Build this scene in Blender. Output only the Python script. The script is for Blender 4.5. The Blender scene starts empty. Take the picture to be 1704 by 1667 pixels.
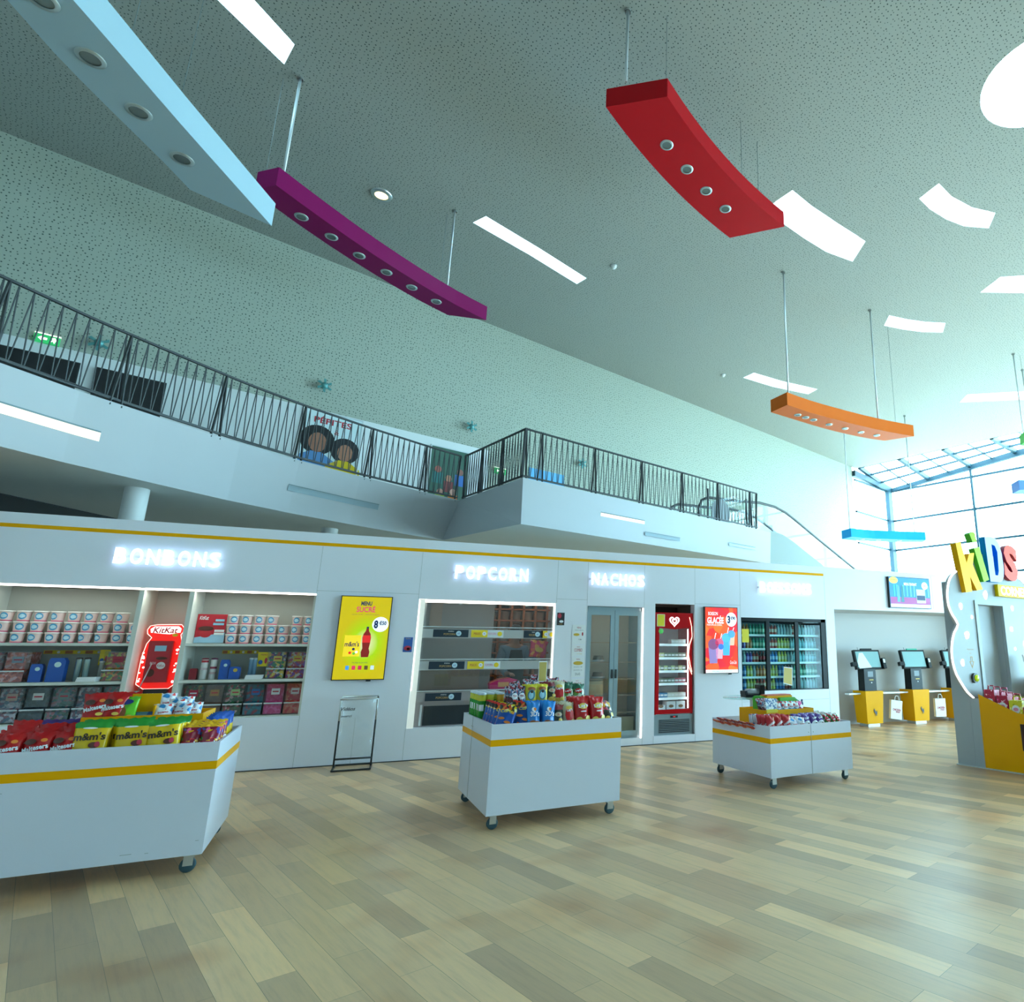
import bpy, bmesh, math, random
from mathutils import Vector, Matrix, Euler
from mathutils.geometry import tessellate_polygon
random.seed(7)
S = bpy.context.scene
COL = S.collection
R_ = math.radians
# ---------------------------------------------------------------- camera
cam = bpy.data.cameras.new('camera'); cam.sensor_width = 36; cam.lens = 1037/1704*36
cam.shift_x = -(1145-852)/1704; cam.shift_y = 0.0; cam.clip_end = 500
co = bpy.data.objects.new('camera', cam); COL.objects.link(co)
co.location = (0, 0, 1.5); co.rotation_euler = (R_(90+13.56), 0, R_(65.1-90)); S.camera = co
# ---------------------------------------------------------------- world, exposure
W = bpy.data.worlds.new('sky'); S.world = W; W.use_nodes = True
bg = W.node_tree.nodes['Background']; bg.inputs[0].default_value = (0.535, 0.88, 1.07, 1); bg.inputs[1].default_value = 16.0
S.view_settings.view_transform = 'Standard'; S.view_settings.look = 'None'
S.view_settings.exposure = 0.55; S.view_settings.gamma = 1.0; S.view_settings.use_curve_mapping = False
RA = R_(65.1-44.5)
UU = Vector((math.cos(RA), math.sin(RA), 0)); VV = Vector((-math.sin(RA), math.cos(RA), 0))
def RW(u, v, z=0): return UU*u + VV*v + Vector((0, 0, z))
def portal(loc, rotz, rotx, sx, sy):
    l = bpy.data.lights.new('window_portal', 'AREA'); l.shape = 'RECTANGLE'; l.size = sx; l.size_y = sy; l.cycles.is_portal = True
    o = bpy.data.objects.new('window_portal', l); o.location = loc; o.rotation_euler = (rotx, 0, rotz); COL.objects.link(o)
portal(RW(31.7, 4.5, 5.3), RA+R_(90), R_(90), 22, 10.4)
portal(RW(22.5, -6.9, 1.9), RA, R_(90), 18, 3.8)
# ---------------------------------------------------------------- colours and materials
def lin(h):
    h = h.lstrip('#'); v = [int(h[i:i+2], 16)/255 for i in (0, 2, 4)]
    return tuple((c/12.92 if c <= .04045 else ((c+.055)/1.055)**2.4) for c in v) + (1,)
MC = {}
def mat(name, col, rough=.5, metal=0, emit=0, spec=.5, coat=0):
    if name in MC: return MC[name]
    m = bpy.data.materials.new(name); m.use_nodes = True; b = m.node_tree.nodes['Principled BSDF']
    c = lin(col) if isinstance(col, str) else tuple(col)+(1,)
    b.inputs['Base Color'].default_value = c; b.inputs['Roughness'].default_value = rough
    b.inputs['Metallic'].default_value = metal; b.inputs['Specular IOR Level'].default_value = spec
    b.inputs['Coat Weight'].default_value = coat
    if emit: b.inputs['Emission Color'].default_value = c; b.inputs['Emission Strength'].default_value = emit
    m.diffuse_color = c; MC[name] = m; return m
def glass(name, tint=(.92, .97, .97), refl=1.0, rough=.02, cloud=0):
    if name in MC: return MC[name]
    m = bpy.data.materials.new(name); m.use_nodes = True; nt = m.node_tree; nt.nodes.clear()
    o = nt.nodes.new('ShaderNodeOutputMaterial'); t = nt.nodes.new('ShaderNodeBsdfTransparent'); g = nt.nodes.new('ShaderNodeBsdfGlossy')
    lw = nt.nodes.new('ShaderNodeLayerWeight'); lw.inputs[0].default_value = .5; pw_ = nt.nodes.new('ShaderNodeMath'); pw_.operation = 'POWER'; pw_.inputs[1].default_value = 5
    f = nt.nodes.new('ShaderNodeMath'); f.operation = 'MULTIPLY_ADD'; f.inputs[1].default_value = .85*refl; f.inputs[2].default_value = .035*refl
    nt.links.new(lw.outputs['Facing'], pw_.inputs[0]); nt.links.new(pw_.outputs[0], f.inputs[0]); mx = nt.nodes.new('ShaderNodeMixShader')
    t.inputs[0].default_value = tint+(1,); g.inputs['Roughness'].default_value = rough; g.inputs[0].default_value = (1, 1, 1, 1)
    nt.links.new(f.outputs[0], mx.inputs[0]); nt.links.new(t.outputs[0], mx.inputs[1]); nt.links.new(g.outputs[0], mx.inputs[2])
    last = mx
    if cloud:
        d = nt.nodes.new('ShaderNodeBsdfDiffuse'); m2 = nt.nodes.new('ShaderNodeMixShader'); m2.inputs[0].default_value = cloud
        nt.links.new(mx.outputs[0], m2.inputs[1]); nt.links.new(d.outputs[0], m2.inputs[2]); last = m2
    nt.links.new(last.outputs[0], o.inputs[0]); MC[name] = m; return m
def nodes(name):
    m = bpy.data.materials.new(name); m.use_nodes = True; nt = m.node_tree
    MC[name] = m; return m, nt, nt.nodes['Principled BSDF']
def ramp(nt, fac, stops, interp='CONSTANT'):
    r = nt.nodes.new('ShaderNodeValToRGB'); r.color_ramp.interpolation = interp; el = r.color_ramp.elements
    while len(el) < len(stops): el.new(.5)
    for e, (p, c) in zip(el, stops): e.position = p; e.color = lin(c) if isinstance(c, str) else tuple(c)+(1,)
    nt.links.new(fac, r.inputs[0]); return r.outputs[0]
def pattern(name, cols, scale=60, rough=.35, base=None, thr=.5, emit=0):
    """many small coloured lumps (sweets, printed confetti): one colour per Voronoi cell"""
    if name in MC: return MC[name]
    m, nt, b = nodes(name); tc = nt.nodes.new('ShaderNodeTexCoord'); v = nt.nodes.new('ShaderNodeTexVoronoi'); v.inputs['Scale'].default_value = scale
    nt.links.new(tc.outputs['Object'], v.inputs['Vector'])
    s = nt.nodes.new('ShaderNodeSeparateColor'); nt.links.new(v.outputs['Color'], s.inputs[0])
    n = len(cols); c = ramp(nt, s.outputs[0], [(i/n, k) for i, k in enumerate(cols)])
    if base:
        s2 = nt.nodes.new('ShaderNodeMath'); s2.operation = 'LESS_THAN'; s2.inputs[1].default_value = thr; nt.links.new(s.outputs[1], s2.inputs[0])
        mx = nt.nodes.new('ShaderNodeMix'); mx.data_type = 'RGBA'; mx.inputs[6].default_value = lin(base)
        nt.links.new(s2.outputs[0], mx.inputs[0]); nt.links.new(c, mx.inputs[7]); c = mx.outputs[2]
    nt.links.new(c, b.inputs['Base Color']); b.inputs['Roughness'].default_value = rough
    if emit: nt.links.new(c, b.inputs['Emission Color']); b.inputs['Emission Strength'].default_value = emit
    return m
def perforated(name, col, scale, thr, dark):
    m, nt, b = nodes(name); tc = nt.nodes.new('ShaderNodeTexCoord'); v = nt.nodes.new('ShaderNodeTexVoronoi'); v.voronoi_dimensions = '2D'
    mp = nt.nodes.new('ShaderNodeMapping'); v.inputs['Scale'].default_value = scale; v.inputs['Randomness'].default_value = .62
    if 'wall' in name: mp.inputs['Rotation'].default_value = (R_(90), 0, 0)
    nt.links.new(tc.outputs['Object'], mp.inputs['Vector']); nt.links.new(mp.outputs[0], v.inputs['Vector'])
    s = nt.nodes.new('ShaderNodeSeparateColor'); nt.links.new(v.outputs['Color'], s.inputs[0])
    rr = nt.nodes.new('ShaderNodeMapRange'); rr.inputs['To Min'].default_value = thr*.65; rr.inputs['To Max'].default_value = thr*1.2; nt.links.new(s.outputs[2], rr.inputs[0])
    lt = nt.nodes.new('ShaderNodeMath'); lt.operation = 'LESS_THAN'; nt.links.new(v.outputs['Distance'], lt.inputs[0]); nt.links.new(rr.outputs[0], lt.inputs[1])
    mx = nt.nodes.new('ShaderNodeMix'); mx.data_type = 'RGBA'; mx.inputs[6].default_value = tuple(col)+(1,); mx.inputs[7].default_value = tuple(dark)+(1,)
    nt.links.new(lt.outputs[0], mx.inputs[0]); nt.links.new(mx.outputs[2], b.inputs['Base Color']); b.inputs['Roughness'].default_value = .85
    b.inputs['Specular IOR Level'].default_value = .2
    return m
M_ceil = perforated('perforated_ceiling_board', (.335, .345, .32), 15, .14, (.06, .08, .075))
M_pwall = perforated('perforated_wall_board', (.39, .42, .355), 13, .15, (.08, .11, .095))
M_white = mat('white_paint', (.70, .71, .71), .5)
M_wallw = mat('white_laminate', (.83, .84, .92), .3, spec=.4)
M_fasc = mat('balcony_render', (.44, .455, .48), .5)
M_grey = mat('grey_paint', (.38, .40, .40), .6)
M_dark = mat('dark_paint', (.03, .035, .04), .6)
M_black = mat('black_steel', (.018, .024, .028), .45)
M_steel = mat('brushed_steel', (.55, .58, .6), .3, metal=.9)
M_alu = mat('pale_aluminium', (.6, .64, .66), .4, metal=.3)
M_yel = mat('yellow_laminate', (.92, .42, .001), .35, spec=.15)
M_yel2 = mat('yellow_stripe_film', (.92, .42, .001), .4, spec=.08)
M_bluef = mat('blue_grey_frame', (.30, .40, .45), .35, metal=.2)
M_led = mat('warm_led', (1, .93, .82), emit=3.5)
M_ledw = mat('white_led', (.80, .90, 1), emit=1.1)
M_halo = mat('halo_led', (.50, .70, 1), emit=1.5)
M_fac = mat('facade_steel', (.010, .038, .055), .5, spec=.3)
M_glass = glass('clear_glass')
M_plas = glass('acrylic', (.95, .97, .97), .7, .08, cloud=.02)
M_film = glass('thin_plastic_film', (.95, .97, .97), 1.6, .12, cloud=.09)
M_paper = mat('white_paper', (.85, .86, .88), .6)
M_rub = mat('blue_grey_rubber', (.035, .085, .11), .5)
# floor planks
def floor_mat():
    m, nt, b = nodes('oak_plank_floor'); L = nt.links.new; N = nt.nodes.new
    tc = N('ShaderNodeTexCoord'); mp = N('ShaderNodeMapping'); mp.inputs['Rotation'].default_value = (0, 0, R_(90)); L(tc.outputs['Object'], mp.inputs[0])
    br = N('ShaderNodeTexBrick'); br.offset = .37; br.offset_frequency = 2; br.squash = 1
    for k, v_ in (('Scale', 1), ('Brick Width', 1.12), ('Row Height', .163), ('Mortar Size', .0009), ('Mortar Smooth', .1), ('Bias', 0)): br.inputs[k].default_value = v_
    br.inputs['Color1'].default_value = (0, 0, 0, 1); br.inputs['Color2'].default_value = (1, 1, 1, 1); br.inputs['Mortar'].default_value = (.5, .5, .5, 1)
    L(mp.outputs[0], br.inputs['Vector'])
    plank = ramp(nt, br.outputs['Color'], [(0, (.48, .31, .185)), (.22, (.57, .365, .21)), (.42, (.68, .435, .24)), (.6, (.80, .51, .275)), (.78, (.60, .39, .23)), (1, (.93, .59, .31))], 'LINEAR')
    m2 = N('ShaderNodeMapping'); m2.inputs['Scale'].default_value = (1.1, 14, 1); L(mp.outputs[0], m2.inputs[0])
    no = N('ShaderNodeTexNoise'); no.inputs['Scale'].default_value = 2.2; no.inputs['Detail'].default_value = 6; no.inputs['Roughness'].default_value = .65; L(m2.outputs[0], no.inputs['Vector'])
    gr = ramp(nt, no.outputs['Fac'], [(.30, (.86, .86, .87)), (.5, (1, 1, 1)), (.70, (1.08, 1.07, 1.03))], 'LINEAR')
    mu = N('ShaderNodeMix'); mu.data_type = 'RGBA'; mu.blend_type = 'MULTIPLY'; mu.inputs[0].default_value = 1; L(plank, mu.inputs[6]); L(gr, mu.inputs[7])
    n2 = N('ShaderNodeTexNoise'); n2.inputs['Scale'].default_value = 1.3; n2.inputs['Detail'].default_value = 2; L(tc.outputs['Object'], n2.inputs['Vector'])
    st = ramp(nt, n2.outputs['Fac'], [(.0, (1, 1, 1)), (.55, (1, 1, 1)), (.72, (.84, .70, .60))], 'LINEAR')
    m3 = N('ShaderNodeMix'); m3.data_type = 'RGBA'; m3.blend_type = 'MULTIPLY'; m3.inputs[0].default_value = 1; L(mu.outputs[2], m3.inputs[6]); L(st, m3.inputs[7])
    m4 = N('ShaderNodeMix'); m4.data_type = 'RGBA'; L(br.outputs['Fac'], m4.inputs[0]); L(m3.outputs[2], m4.inputs[6]); m4.inputs[7].default_value = (.15, .13, .09, 1)
    L(m4.outputs[2], b.inputs['Base Color'])
    rr = N('ShaderNodeMapRange'); b.inputs['Specular IOR Level'].default_value = .38; rr.inputs['To Min'].default_value = .27; rr.inputs['To Max'].default_value = .42; L(no.outputs['Fac'], rr.inputs[0]); L(rr.outputs[0], b.inputs['Roughness'])
    return m
M_floor = floor_mat()
# ---------------------------------------------------------------- geometry helpers
class MB:
    def __init__(s): s.v = []; s.f = []; s.m = []; s.mats = []; s.sm = []
    def mi(s, m):
        if m not in s.mats: s.mats.append(m)
        return s.mats.index(m)
    def add(s, vs, fs, m, mx=None, smooth=False):
        o = len(s.v); i = s.mi(m)
        s.v += [tuple(mx @ Vector(v)) if mx else tuple(v) for v in vs]
        for f in fs: s.f.append([a+o for a in f]); s.m.append(i); s.sm.append(smooth)
        return s
    def box(s, x0, x1, y0, y1, z0, z1, m, mx=None):
        v = [(x, y, z) for x in (x0, x1) for y in (y0, y1) for z in (z0, z1)]
        return s.add(v, [(0, 1, 3, 2), (4, 6, 7, 5), (0, 4, 5, 1), (2, 3, 7, 6), (0, 2, 6, 4), (1, 5, 7, 3)], m, mx)
    def tube(s, pts, r, m, n=8, caps=True, mx=None, flat=None):
        pts = [Vector(p) for p in pts]; vs = []; fs = []; prev = None
        for i, p in enumerate(pts):
            d = (pts[min(i+1, len(pts)-1)]-pts[max(i-1, 0)]).normalized()
            a = Vector((0, 0, 1)) if abs(d.z) < .9 else Vector((0, 1, 0))
            if prev is None: x = d.cross(a).normalized()
            else: x = (prev - d*prev.dot(d)).normalized()
            prev = x; y = d.cross(x); rr = r[i] if isinstance(r, (list, tuple)) else r
            for k in range(n):
                t = 2*math.pi*k/n; vs.append(p + x*math.cos(t)*rr + y*math.sin(t)*rr*(flat or 1))
        for i in range(len(pts)-1):
            for k in range(n): a = i*n+k; b = i*n+(k+1) % n; fs.append((a, b, b+n, a+n))
        if caps: fs.append(tuple(reversed(range(n)))); fs.append(tuple((len(pts)-1)*n+k for k in range(n)))
        return s.add(vs, fs, m, mx, smooth=n > 6)
    def bar(s, a, b, w, t, m, side=None):
        a = Vector(a); b = Vector(b); d = (b-a).normalized(); x = Vector(side) if side else d.cross(Vector((0, 0, 1))).normalized()
        x = (x-d*x.dot(d)).normalized(); y = d.cross(x); vs = [p+x*i*w/2+y*j*t/2 for p in (a, b) for i, j in ((-1, -1), (1, -1), (1, 1), (-1, 1))]
        return s.add(vs, [(3, 2, 1, 0), (4, 5, 6, 7), (0, 1, 5, 4), (1, 2, 6, 5), (2, 3, 7, 6), (3, 0, 4, 7)], m)
    def lathe(s, prof, m, n=20, mx=None, mats=None):
        vs = [(r*math.cos(2*math.pi*k/n), r*math.sin(2*math.pi*k/n), z) for r, z in prof for k in range(n)]
        for i in range(len(prof)-1):
            fs = [(i*n+k, i*n+(k+1) % n, (i+1)*n+(k+1) % n, (i+1)*n+k) for k in range(n)]
            lo = [vs[j] for f in fs for j in f]
            s.add(lo, [tuple(range(4*q, 4*q+4)) for q in range(n)], mats[i] if mats else m, mx, smooth=True)
        return s
    def prism(s, poly, y0, y1, m, axis='y', mx=None, holes=(), msides=None):
        """2D polygon (+holes) extruded: axis 'y' -> (x,z) polygon; axis 'z' -> (x,y) polygon"""
        loops = [list(poly)] + [list(h) for h in holes]
        P3 = (lambda p, d: (p[0], d, p[1])) if axis == 'y' else ((lambda p, d: (p[0], p[1], d)) if axis == 'z' else (lambda p, d: (d, p[0], p[1])))
        tri = tessellate_polygon([[Vector((a, b, 0)) for a, b in l] for l in loops]); flat = [p for l in loops for p in l]; n = len(flat)
        s.add([P3(p, y0) for p in flat], [tuple(t) for t in tri], m, mx)
        s.add([P3(p, y1) for p in flat], [tuple(reversed(t)) for t in tri], m, mx)
        for l in loops:
            k = len(l); s.add([P3(p, y0) for p in l]+[P3(p, y1) for p in l], [(i, (i+1) % k, (i+1) % k+k, i+k) for i in range(k)], msides or m, mx)
        return s
    def mesh(s, name):
        me = bpy.data.meshes.new(name); me.from_pydata(s.v, [], s.f)
        for m in s.mats: me.materials.append(m)
        me.polygons.foreach_set('material_index', s.m); me.polygons.foreach_set('use_smooth', s.sm); me.validate(); me.update()
        b = bmesh.new(); b.from_mesh(me); bmesh.ops.remove_doubles(b, verts=b.verts, dist=1e-5); bmesh.ops.recalc_face_normals(b, faces=b.faces); b.to_mesh(me); b.free()
        return me
    def build(s, name, parent=None, loc=None, rz=0, **k):
        return link(s.mesh(name), name, parent, loc, rz, **k)
def link(me, name, parent=None, loc=None, rz=0, rot=None, label=None, cat=None, group=None, kind=None, sc=None):
    o = bpy.data.objects.new(name, me); COL.objects.link(o)
    if parent: o.parent = parent
    if loc is not None: o.location = loc
    o.rotation_euler = rot if rot else (0, 0, rz)
    if sc: o.scale = (sc,)*3 if not isinstance(sc, (tuple, list)) else sc
    return tag(o, label, cat, group, kind)
def tag(o, label=None, cat=None, group=None, kind=None):
    if label: o['label'] = label
    if cat: o['category'] = cat
    if group: o['group'] = group
    if kind: o['kind'] = kind
    return o
def empty(name, label, cat, loc=(0, 0, 0), rz=0, group=None, rot=None): return link(None, name, None, loc, rz, rot, label, cat, group)
def dup(o, parent=None, **k):
    c = o.copy(); COL.objects.link(c); c.parent = parent
    for ch in o.children: dup(ch, c)
    for a, b in k.items(): setattr(c, a, b)
    return c
def relabel(o, label, group=None):
    o['label'] = label
    if group: o['group'] = group
    return o
RX90 = Matrix.Rotation(R_(90), 4, 'X'); TX = {}
def text_mesh(body, w, h, m, depth=0, bold=.0, shear=0):
    """lettering standing in the XZ plane, facing -y, exactly w x h, centred on the origin"""
    key = (body, round(w, 4), round(h, 4), m.name, depth, bold, shear)
    if key in TX: return TX[key]
    c = bpy.data.curves.new('lettering', 'FONT'); c.body = body; c.size = 1; c.resolution_u = 3; c.offset = bold; c.shear = shear
    if depth: c.extrude = .5
    o = bpy.data.objects.new('lettering', c); COL.objects.link(o); dg = bpy.context.evaluated_depsgraph_get(); dg.update()
    me = bpy.data.meshes.new_from_object(o.evaluated_get(dg)); bpy.data.objects.remove(o)
    xs = [v.co.x for v in me.vertices]; ys = [v.co.y for v in me.vertices]; x0, x1, y0, y1 = min(xs), max(xs), min(ys), max(ys)
    for v in me.vertices:
        v.co = Vector(((v.co.x-(x0+x1)/2)*w/(x1-x0), -(v.co.z*depth if depth else 0), (v.co.y-(y0+y1)/2)*h/(y1-y0)))
    me.materials.clear(); me.materials.append(m); me.update(); TX[key] = me; return me
def text(body, x, z, w, h, m, parent, y=0, depth=0, bold=.0, name='lettering', shear=0, rot=None):
    return link(text_mesh(body, w, h, m, depth, bold, shear), name, parent, (x, y, z), rot=rot)
def circle(cx, cz, r, n=24, rz=None): return [(cx+r*math.cos(2*math.pi*i/n), cz+(rz or r)*math.sin(2*math.pi*i/n)) for i in range(n)]
def rect(x0, x1, z0, z1): return [(x0, z0), (x1, z0), (x1, z1), (x0, z1)]
def flat(poly, y, m, parent, name, t=.002, holes=(), loc=None): return MB().prism(poly, y-t, y, m, holes=holes).build(name, parent, loc)
ORD = ['first', 'second', 'third', 'fourth', 'fifth', 'sixth', 'seventh', 'eighth', 'ninth', 'tenth', 'eleventh', 'twelfth', 'thirteenth', 'fourteenth', 'fifteenth', 'sixteenth', 'seventeenth', 'eighteenth', 'nineteenth', 'twentieth'] + ['twenty-'+x for x in ('first', 'second', 'third', 'fourth', 'fifth', 'sixth')]
YW = 10.18
# ================================================================ THE ROOM (u, v frame turned by RA)
def room(mb, name, **k): return mb.build(name, None, (0, 0, 0), RA, **k)
U0, U1, V0, V1, ZC = -7.0, 31.8, -7.0, 15.7, 10.8
MB().prism([(U0, V0), (U1+.2, V0), (U1+.2, V1+.2), (U0, V1+.2)], -.12, 0, M_floor, axis='z').build('floor', None, (0, 0, 0), RA, kind='structure')
SK = {
 'a': [(-.9, 9.36), (.28, 9.96), (1.24, 10.45), (1.26, 9.94), (.65, 9.58), (-.55, 8.88)],
 'b': [(5.24, 11.88), (5.34, 11.48), (6.82, 11.62), (8.3, 11.81), (8.28, 12.2), (6.75, 12.0)],
 'c': [(9.41, 6.21), (10.08, 6.19), (10.99, 6.09), (11.97, 5.96), (12.46, 6.58), (11.67, 6.83), (10.85, 6.92), (10.14, 6.96), (9.46, 6.95)],
 'd': [(11.35, 3.96), (11.9, 3.93), (12.55, 3.75), (13.08, 3.45), (13.51, 3.74), (13.05, 4.11), (12.54, 4.3), (11.96, 4.42), (11.49, 4.44)],
 'e': [(10.25+.96*math.cos(t*math.pi/18), 1.72+.96*math.sin(t*math.pi/18)) for t in range(36)],
 'f': [(15.69, 4.22), (16.04, 3.77), (16.6, 2.9), (17.5, 3.2), (16.9, 4.03), (16.05, 4.85)],
 'g': [(15.44, 7.14), (16.01, 6.87), (16.52, 6.56), (16.98, 6.17), (17.49, 6.46), (17.02, 6.89), (16.45, 7.24), (15.87, 7.52)],
 'h': [(15.74, 12.76), (15.7, 12.25), (16.89, 11.98), (18.4, 11.46), (18.55, 11.96), (17.07, 12.49)],
 'i': [(23.29, 8.25), (22.74, 7.75), (23.89, 6.14), (24.6, 5.1), (25.5, 5.3), (24.73, 6.4)]}
def ccw(p): return p if sum(a[0]*b[1]-b[0]*a[1] for a, b in zip(p, p[1:]+p[:1])) > 0 else p[::-1]
mb = MB(); mb.prism([(U0, V0), (28.5, V0), (28.5, V1), (U0, V1)], ZC, ZC+.38, M_ceil, axis='z', holes=[ccw(h)[::-1] for h in SK.values()], msides=M_white)
room(mb, 'ceiling', kind='structure')
for i, h in enumerate(SK.values()): room(MB().prism(ccw(h), ZC+.385, ZC+.40, M_glass, axis='z'), 'window_%d' % (i+4), kind='structure')
# back wall: perforated above, plain below
room(MB().prism([(U0, ZC+.38), (U0, 6.98), (8.0, 6.98), (8.0, 4.6), (28.1, 4.6), (28.1, ZC+.38)], V1, V1+.2, M_pwall), 'wall_back', kind='structure')
room(MB().prism([(U0, 0), (28.1, 0), (28.1, 4.6), (8.0, 4.6), (8.0, 6.98), (U0, 6.98)], V1, V1+.2, M_white), 'wall_back_lower', kind='structure')
room(MB().box(U0-.2, U0, V0, V1, 0, ZC+.38, M_white), 'wall_left', kind='structure')
room(MB().box(U0, U1, V0-.2, V0, 3.8, ZC+.38, M_white).box(U0, 14, V0-.2, V0, 0, 3.8, M_white), 'wall_behind', kind='structure')
# glazed facade
fr = MB()
for z in (1.9, 3.55, 5.2, 6.82, 8.43, 10.1):
    fr.box(U1-.05, U1+.05, V0, V1-.2, z-.05, z+.05, M_fac); fr.box(28.1, U1, V1-.15, V1-.05, z-.04, z+.04, M_fac)
for v in (11.1, 6.7, 2.3, -2.1, -6.5): fr.box(U1-.08, U1+.08, v-.05, v+.05, 0, 10.2+(V1-v)*.11, M_fac)
fr.prism([(V0, 10.8), (8.5, 10.72), (V1-.2, 10.05), (V1-.2, 10.25), (8.5, 11.0), (V0, 11.1)], U1-.1, U1+.1, M_fac, axis='x')
room(fr, 'window_1', kind='structure')
gl = MB().prism([(V0, 0), (V1-.2, 0), (V1-.2, 10.1), (8.5, 10.8), (V0, 10.9)], U1-.01, U1+.01, M_glass, axis='x'); room(gl, 'window_2', kind='structure')
room(MB().box(28.1, U1, V1-.11, V1-.09, 0, 10.2, M_glass), 'window_3', kind='structure')
# unseen glazing added behind the camera, sized to light the room
en = MB()
for u in range(15, 32, 3): en.box(u-.05, u+.05, V0-.1, V0+.02, 0, 3.8, M_fac)
for z in (2.6,): en.box(14, U1, V0-.08, V0, z-.04, z+.04, M_fac)
en.box(14, U1, V0-.06, V0-.05, 0, 3.8, M_glass); room(en, 'window_20', kind='structure')
# corner column of twisted flats
cc = MB()
for i in range(6):
    z0 = i*1.7; cc.add([(31.45, 15.45, z0), (31.75, 15.45, z0), (31.6, 15.6, z0+.0), (31.5, 15.45, z0+1.7), (31.8, 15.45, z0+1.7), (31.6, 15.6, z0+1.7)], [(0, 1, 4, 3), (1, 2, 5, 4), (2, 0, 3, 5)], M_fac)
cc.box(31.4, 31.8, 15.4, 15.62, 0, 10.1, M_fac)
room(cc, 'trim_1', kind='structure')
# glazed roof strip along the facade
def strip_pt(a, v): # a 0 inner .. 1 outer
    zo = min(10.2+(15.5-v)*.115, 11.0); return (28.5+(U1-28.5)*a, v, 10.85*(1-a)+zo*a)
rs = MB()
vs = [15.5, 14.4, 13.3, 12.2, 11.1, 10.0, 8.9, 7.8, 6.7, 4.5, 2.3, 0, -2.1, -4.3, -6.9]
for k, v in enumerate(vs): rs.bar(strip_pt(0, v), strip_pt(1, v), .16 if k % 2 == 0 else .06, .22 if k % 2 == 0 else .06, M_fac)
for a in (.02, .33, .66, 1): 
    for v, w in zip(vs, vs[1:]): rs.bar(strip_pt(a, v), strip_pt(a, w), .09, .08, M_fac)
rs.add([strip_pt(0, 15.5), strip_pt(1, 15.5), strip_pt(1, 8.5), strip_pt(0, 8.5)], [(0, 1, 2, 3)], M_glass)
rs.add([strip_pt(0, 8.5), strip_pt(1, 8.5), strip_pt(1, -6.9), strip_pt(0, -6.9)], [(0, 1, 2, 3)], M_glass)
room(rs, 'window_21', kind='structure')
room(MB().bar((28.1, V1-.05, 10.45), (31.8, V1-.2, 10.2), .25, .3, M_fac), 'trim_2', kind='structure')
# ---------------------------------------------------------------- mezzanine
TOP = [(-6.9, 8.0), (-4, 8.3), (-2.4, 9.15), (-1.6, 9.68), (-.84, 10.18), (-.16, 10.63), (.67, 11.08), (1.72, 11.62), (2.64, 11.98), (3.73, 12.31), (4.9, 12.6), (5.92, 12.8)]
BOT = [(a, b+.27) for a, b in TOP[:-1]] + [(5.72, 13.02)]
def interp(pts, u):
    for (a, b), (c, d) in zip(pts, pts[1:]):
        if a <= u <= c: return b+(d-b)*(u-a)/(c-a)
    return pts[-1][1]
def fasc(u, z): t = (4.7-z)/.88; return interp(TOP, u)*(1-t)+interp(BOT, u)*t
def dense(pts, n=6):
    out = []
    for (a, b), (c, d) in zip(pts, pts[1:]): out += [(a+(c-a)*i/n, b+(d-b)*i/n) for i in range(n)]
    return out+[pts[-1]]
ring_t = TOP+[(5.92, 10.2), (13.68, 10.24), (13.68, V1), (-6.9, V1)]
ring_b = BOT+[(5.97, 10.26), (13.64, 10.26), (13.68, V1), (-6.9, V1)]
mz = MB(); n = len(ring_t)
mz.add([(a, b, 4.7) for a, b in ring_t]+[(a, b, 3.82) for a, b in ring_b], [(i, (i+1) % n, (i+1) % n+n, i+n) for i in range(n)], M_fasc)
for ring, z, m in ((ring_t, 4.7, M_grey), (ring_b, 3.82, mat('soffit_paint', (.62, .62, .58), .7))):
    mz.add([(a, b, z) for a, b in ring], [tuple(t) for t in tessellate_polygon([[Vector((a, b, 0)) for a, b in ring]])], m)
room(mz, 'balcony', kind='structure')
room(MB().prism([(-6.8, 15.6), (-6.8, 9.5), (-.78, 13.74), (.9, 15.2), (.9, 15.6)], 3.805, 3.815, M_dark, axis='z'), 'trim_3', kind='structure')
room(MB().lathe([(.145, 0), (.145, 3.82)], M_white, 28, Matrix.Translation((.65, 11.98, 0))), 'column', kind='structure')
room(MB().lathe([(.145, 0), (.145, 3.82)], M_white, 28, Matrix.Translation((3.62, 13.35, 0))), 'column', kind='structure')
# slots in the balcony front
def slot(u0, u1, z0, z1, lit, label, curve):
    e = empty('recessed_slot_light', label, 'light', (0, 0, 0), RA)
    us = [u0+(u1-u0)*i/10 for i in range(11)]; f = (lambda u, z: fasc(u, z)) if curve else (lambda u, z: 10.235)
    def strip(za, zb, off, m, nm):
        vs = [(u, f(u, z)-off, z) for u in us for z in (za, zb)]; MB().add(vs, [(2*i, 2*i+2, 2*i+3, 2*i+1) for i in range(10)], m).build(nm, e)
    strip(z0, z1, .012, mat('slot_lamp', (1, .93, .72), emit=.42) if lit else mat('slot_glass', (.26, .34, .38), .25), 'diffuser')
    strip(z1, z1+.018, .02, mat('slot_lip_shade', (.16, .22, .24), .5), 'frame')  # dark strip over the slot paints in the shade of a recess
slot(-2.2, .12, 4.17, 4.28, 1, 'long lit slot light in the curved balcony front at the far left', True)
slot(2.55, 4.2, 4.17, 4.26, 0, 'long unlit slot light in the curved balcony front', True)
slot(7.8, 9.02, 4.25, 4.32, 1, 'warm lit slot light in the straight balcony front', False)
slot(9.04, 10.13, 4.0, 4.07, 0, 'unlit slot light next to the lit one on the straight balcony front', False)
slot(11.89, 12.95, 4.11, 4.18, 0, 'unlit slot light at the right end of the straight balcony front', False)
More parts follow.
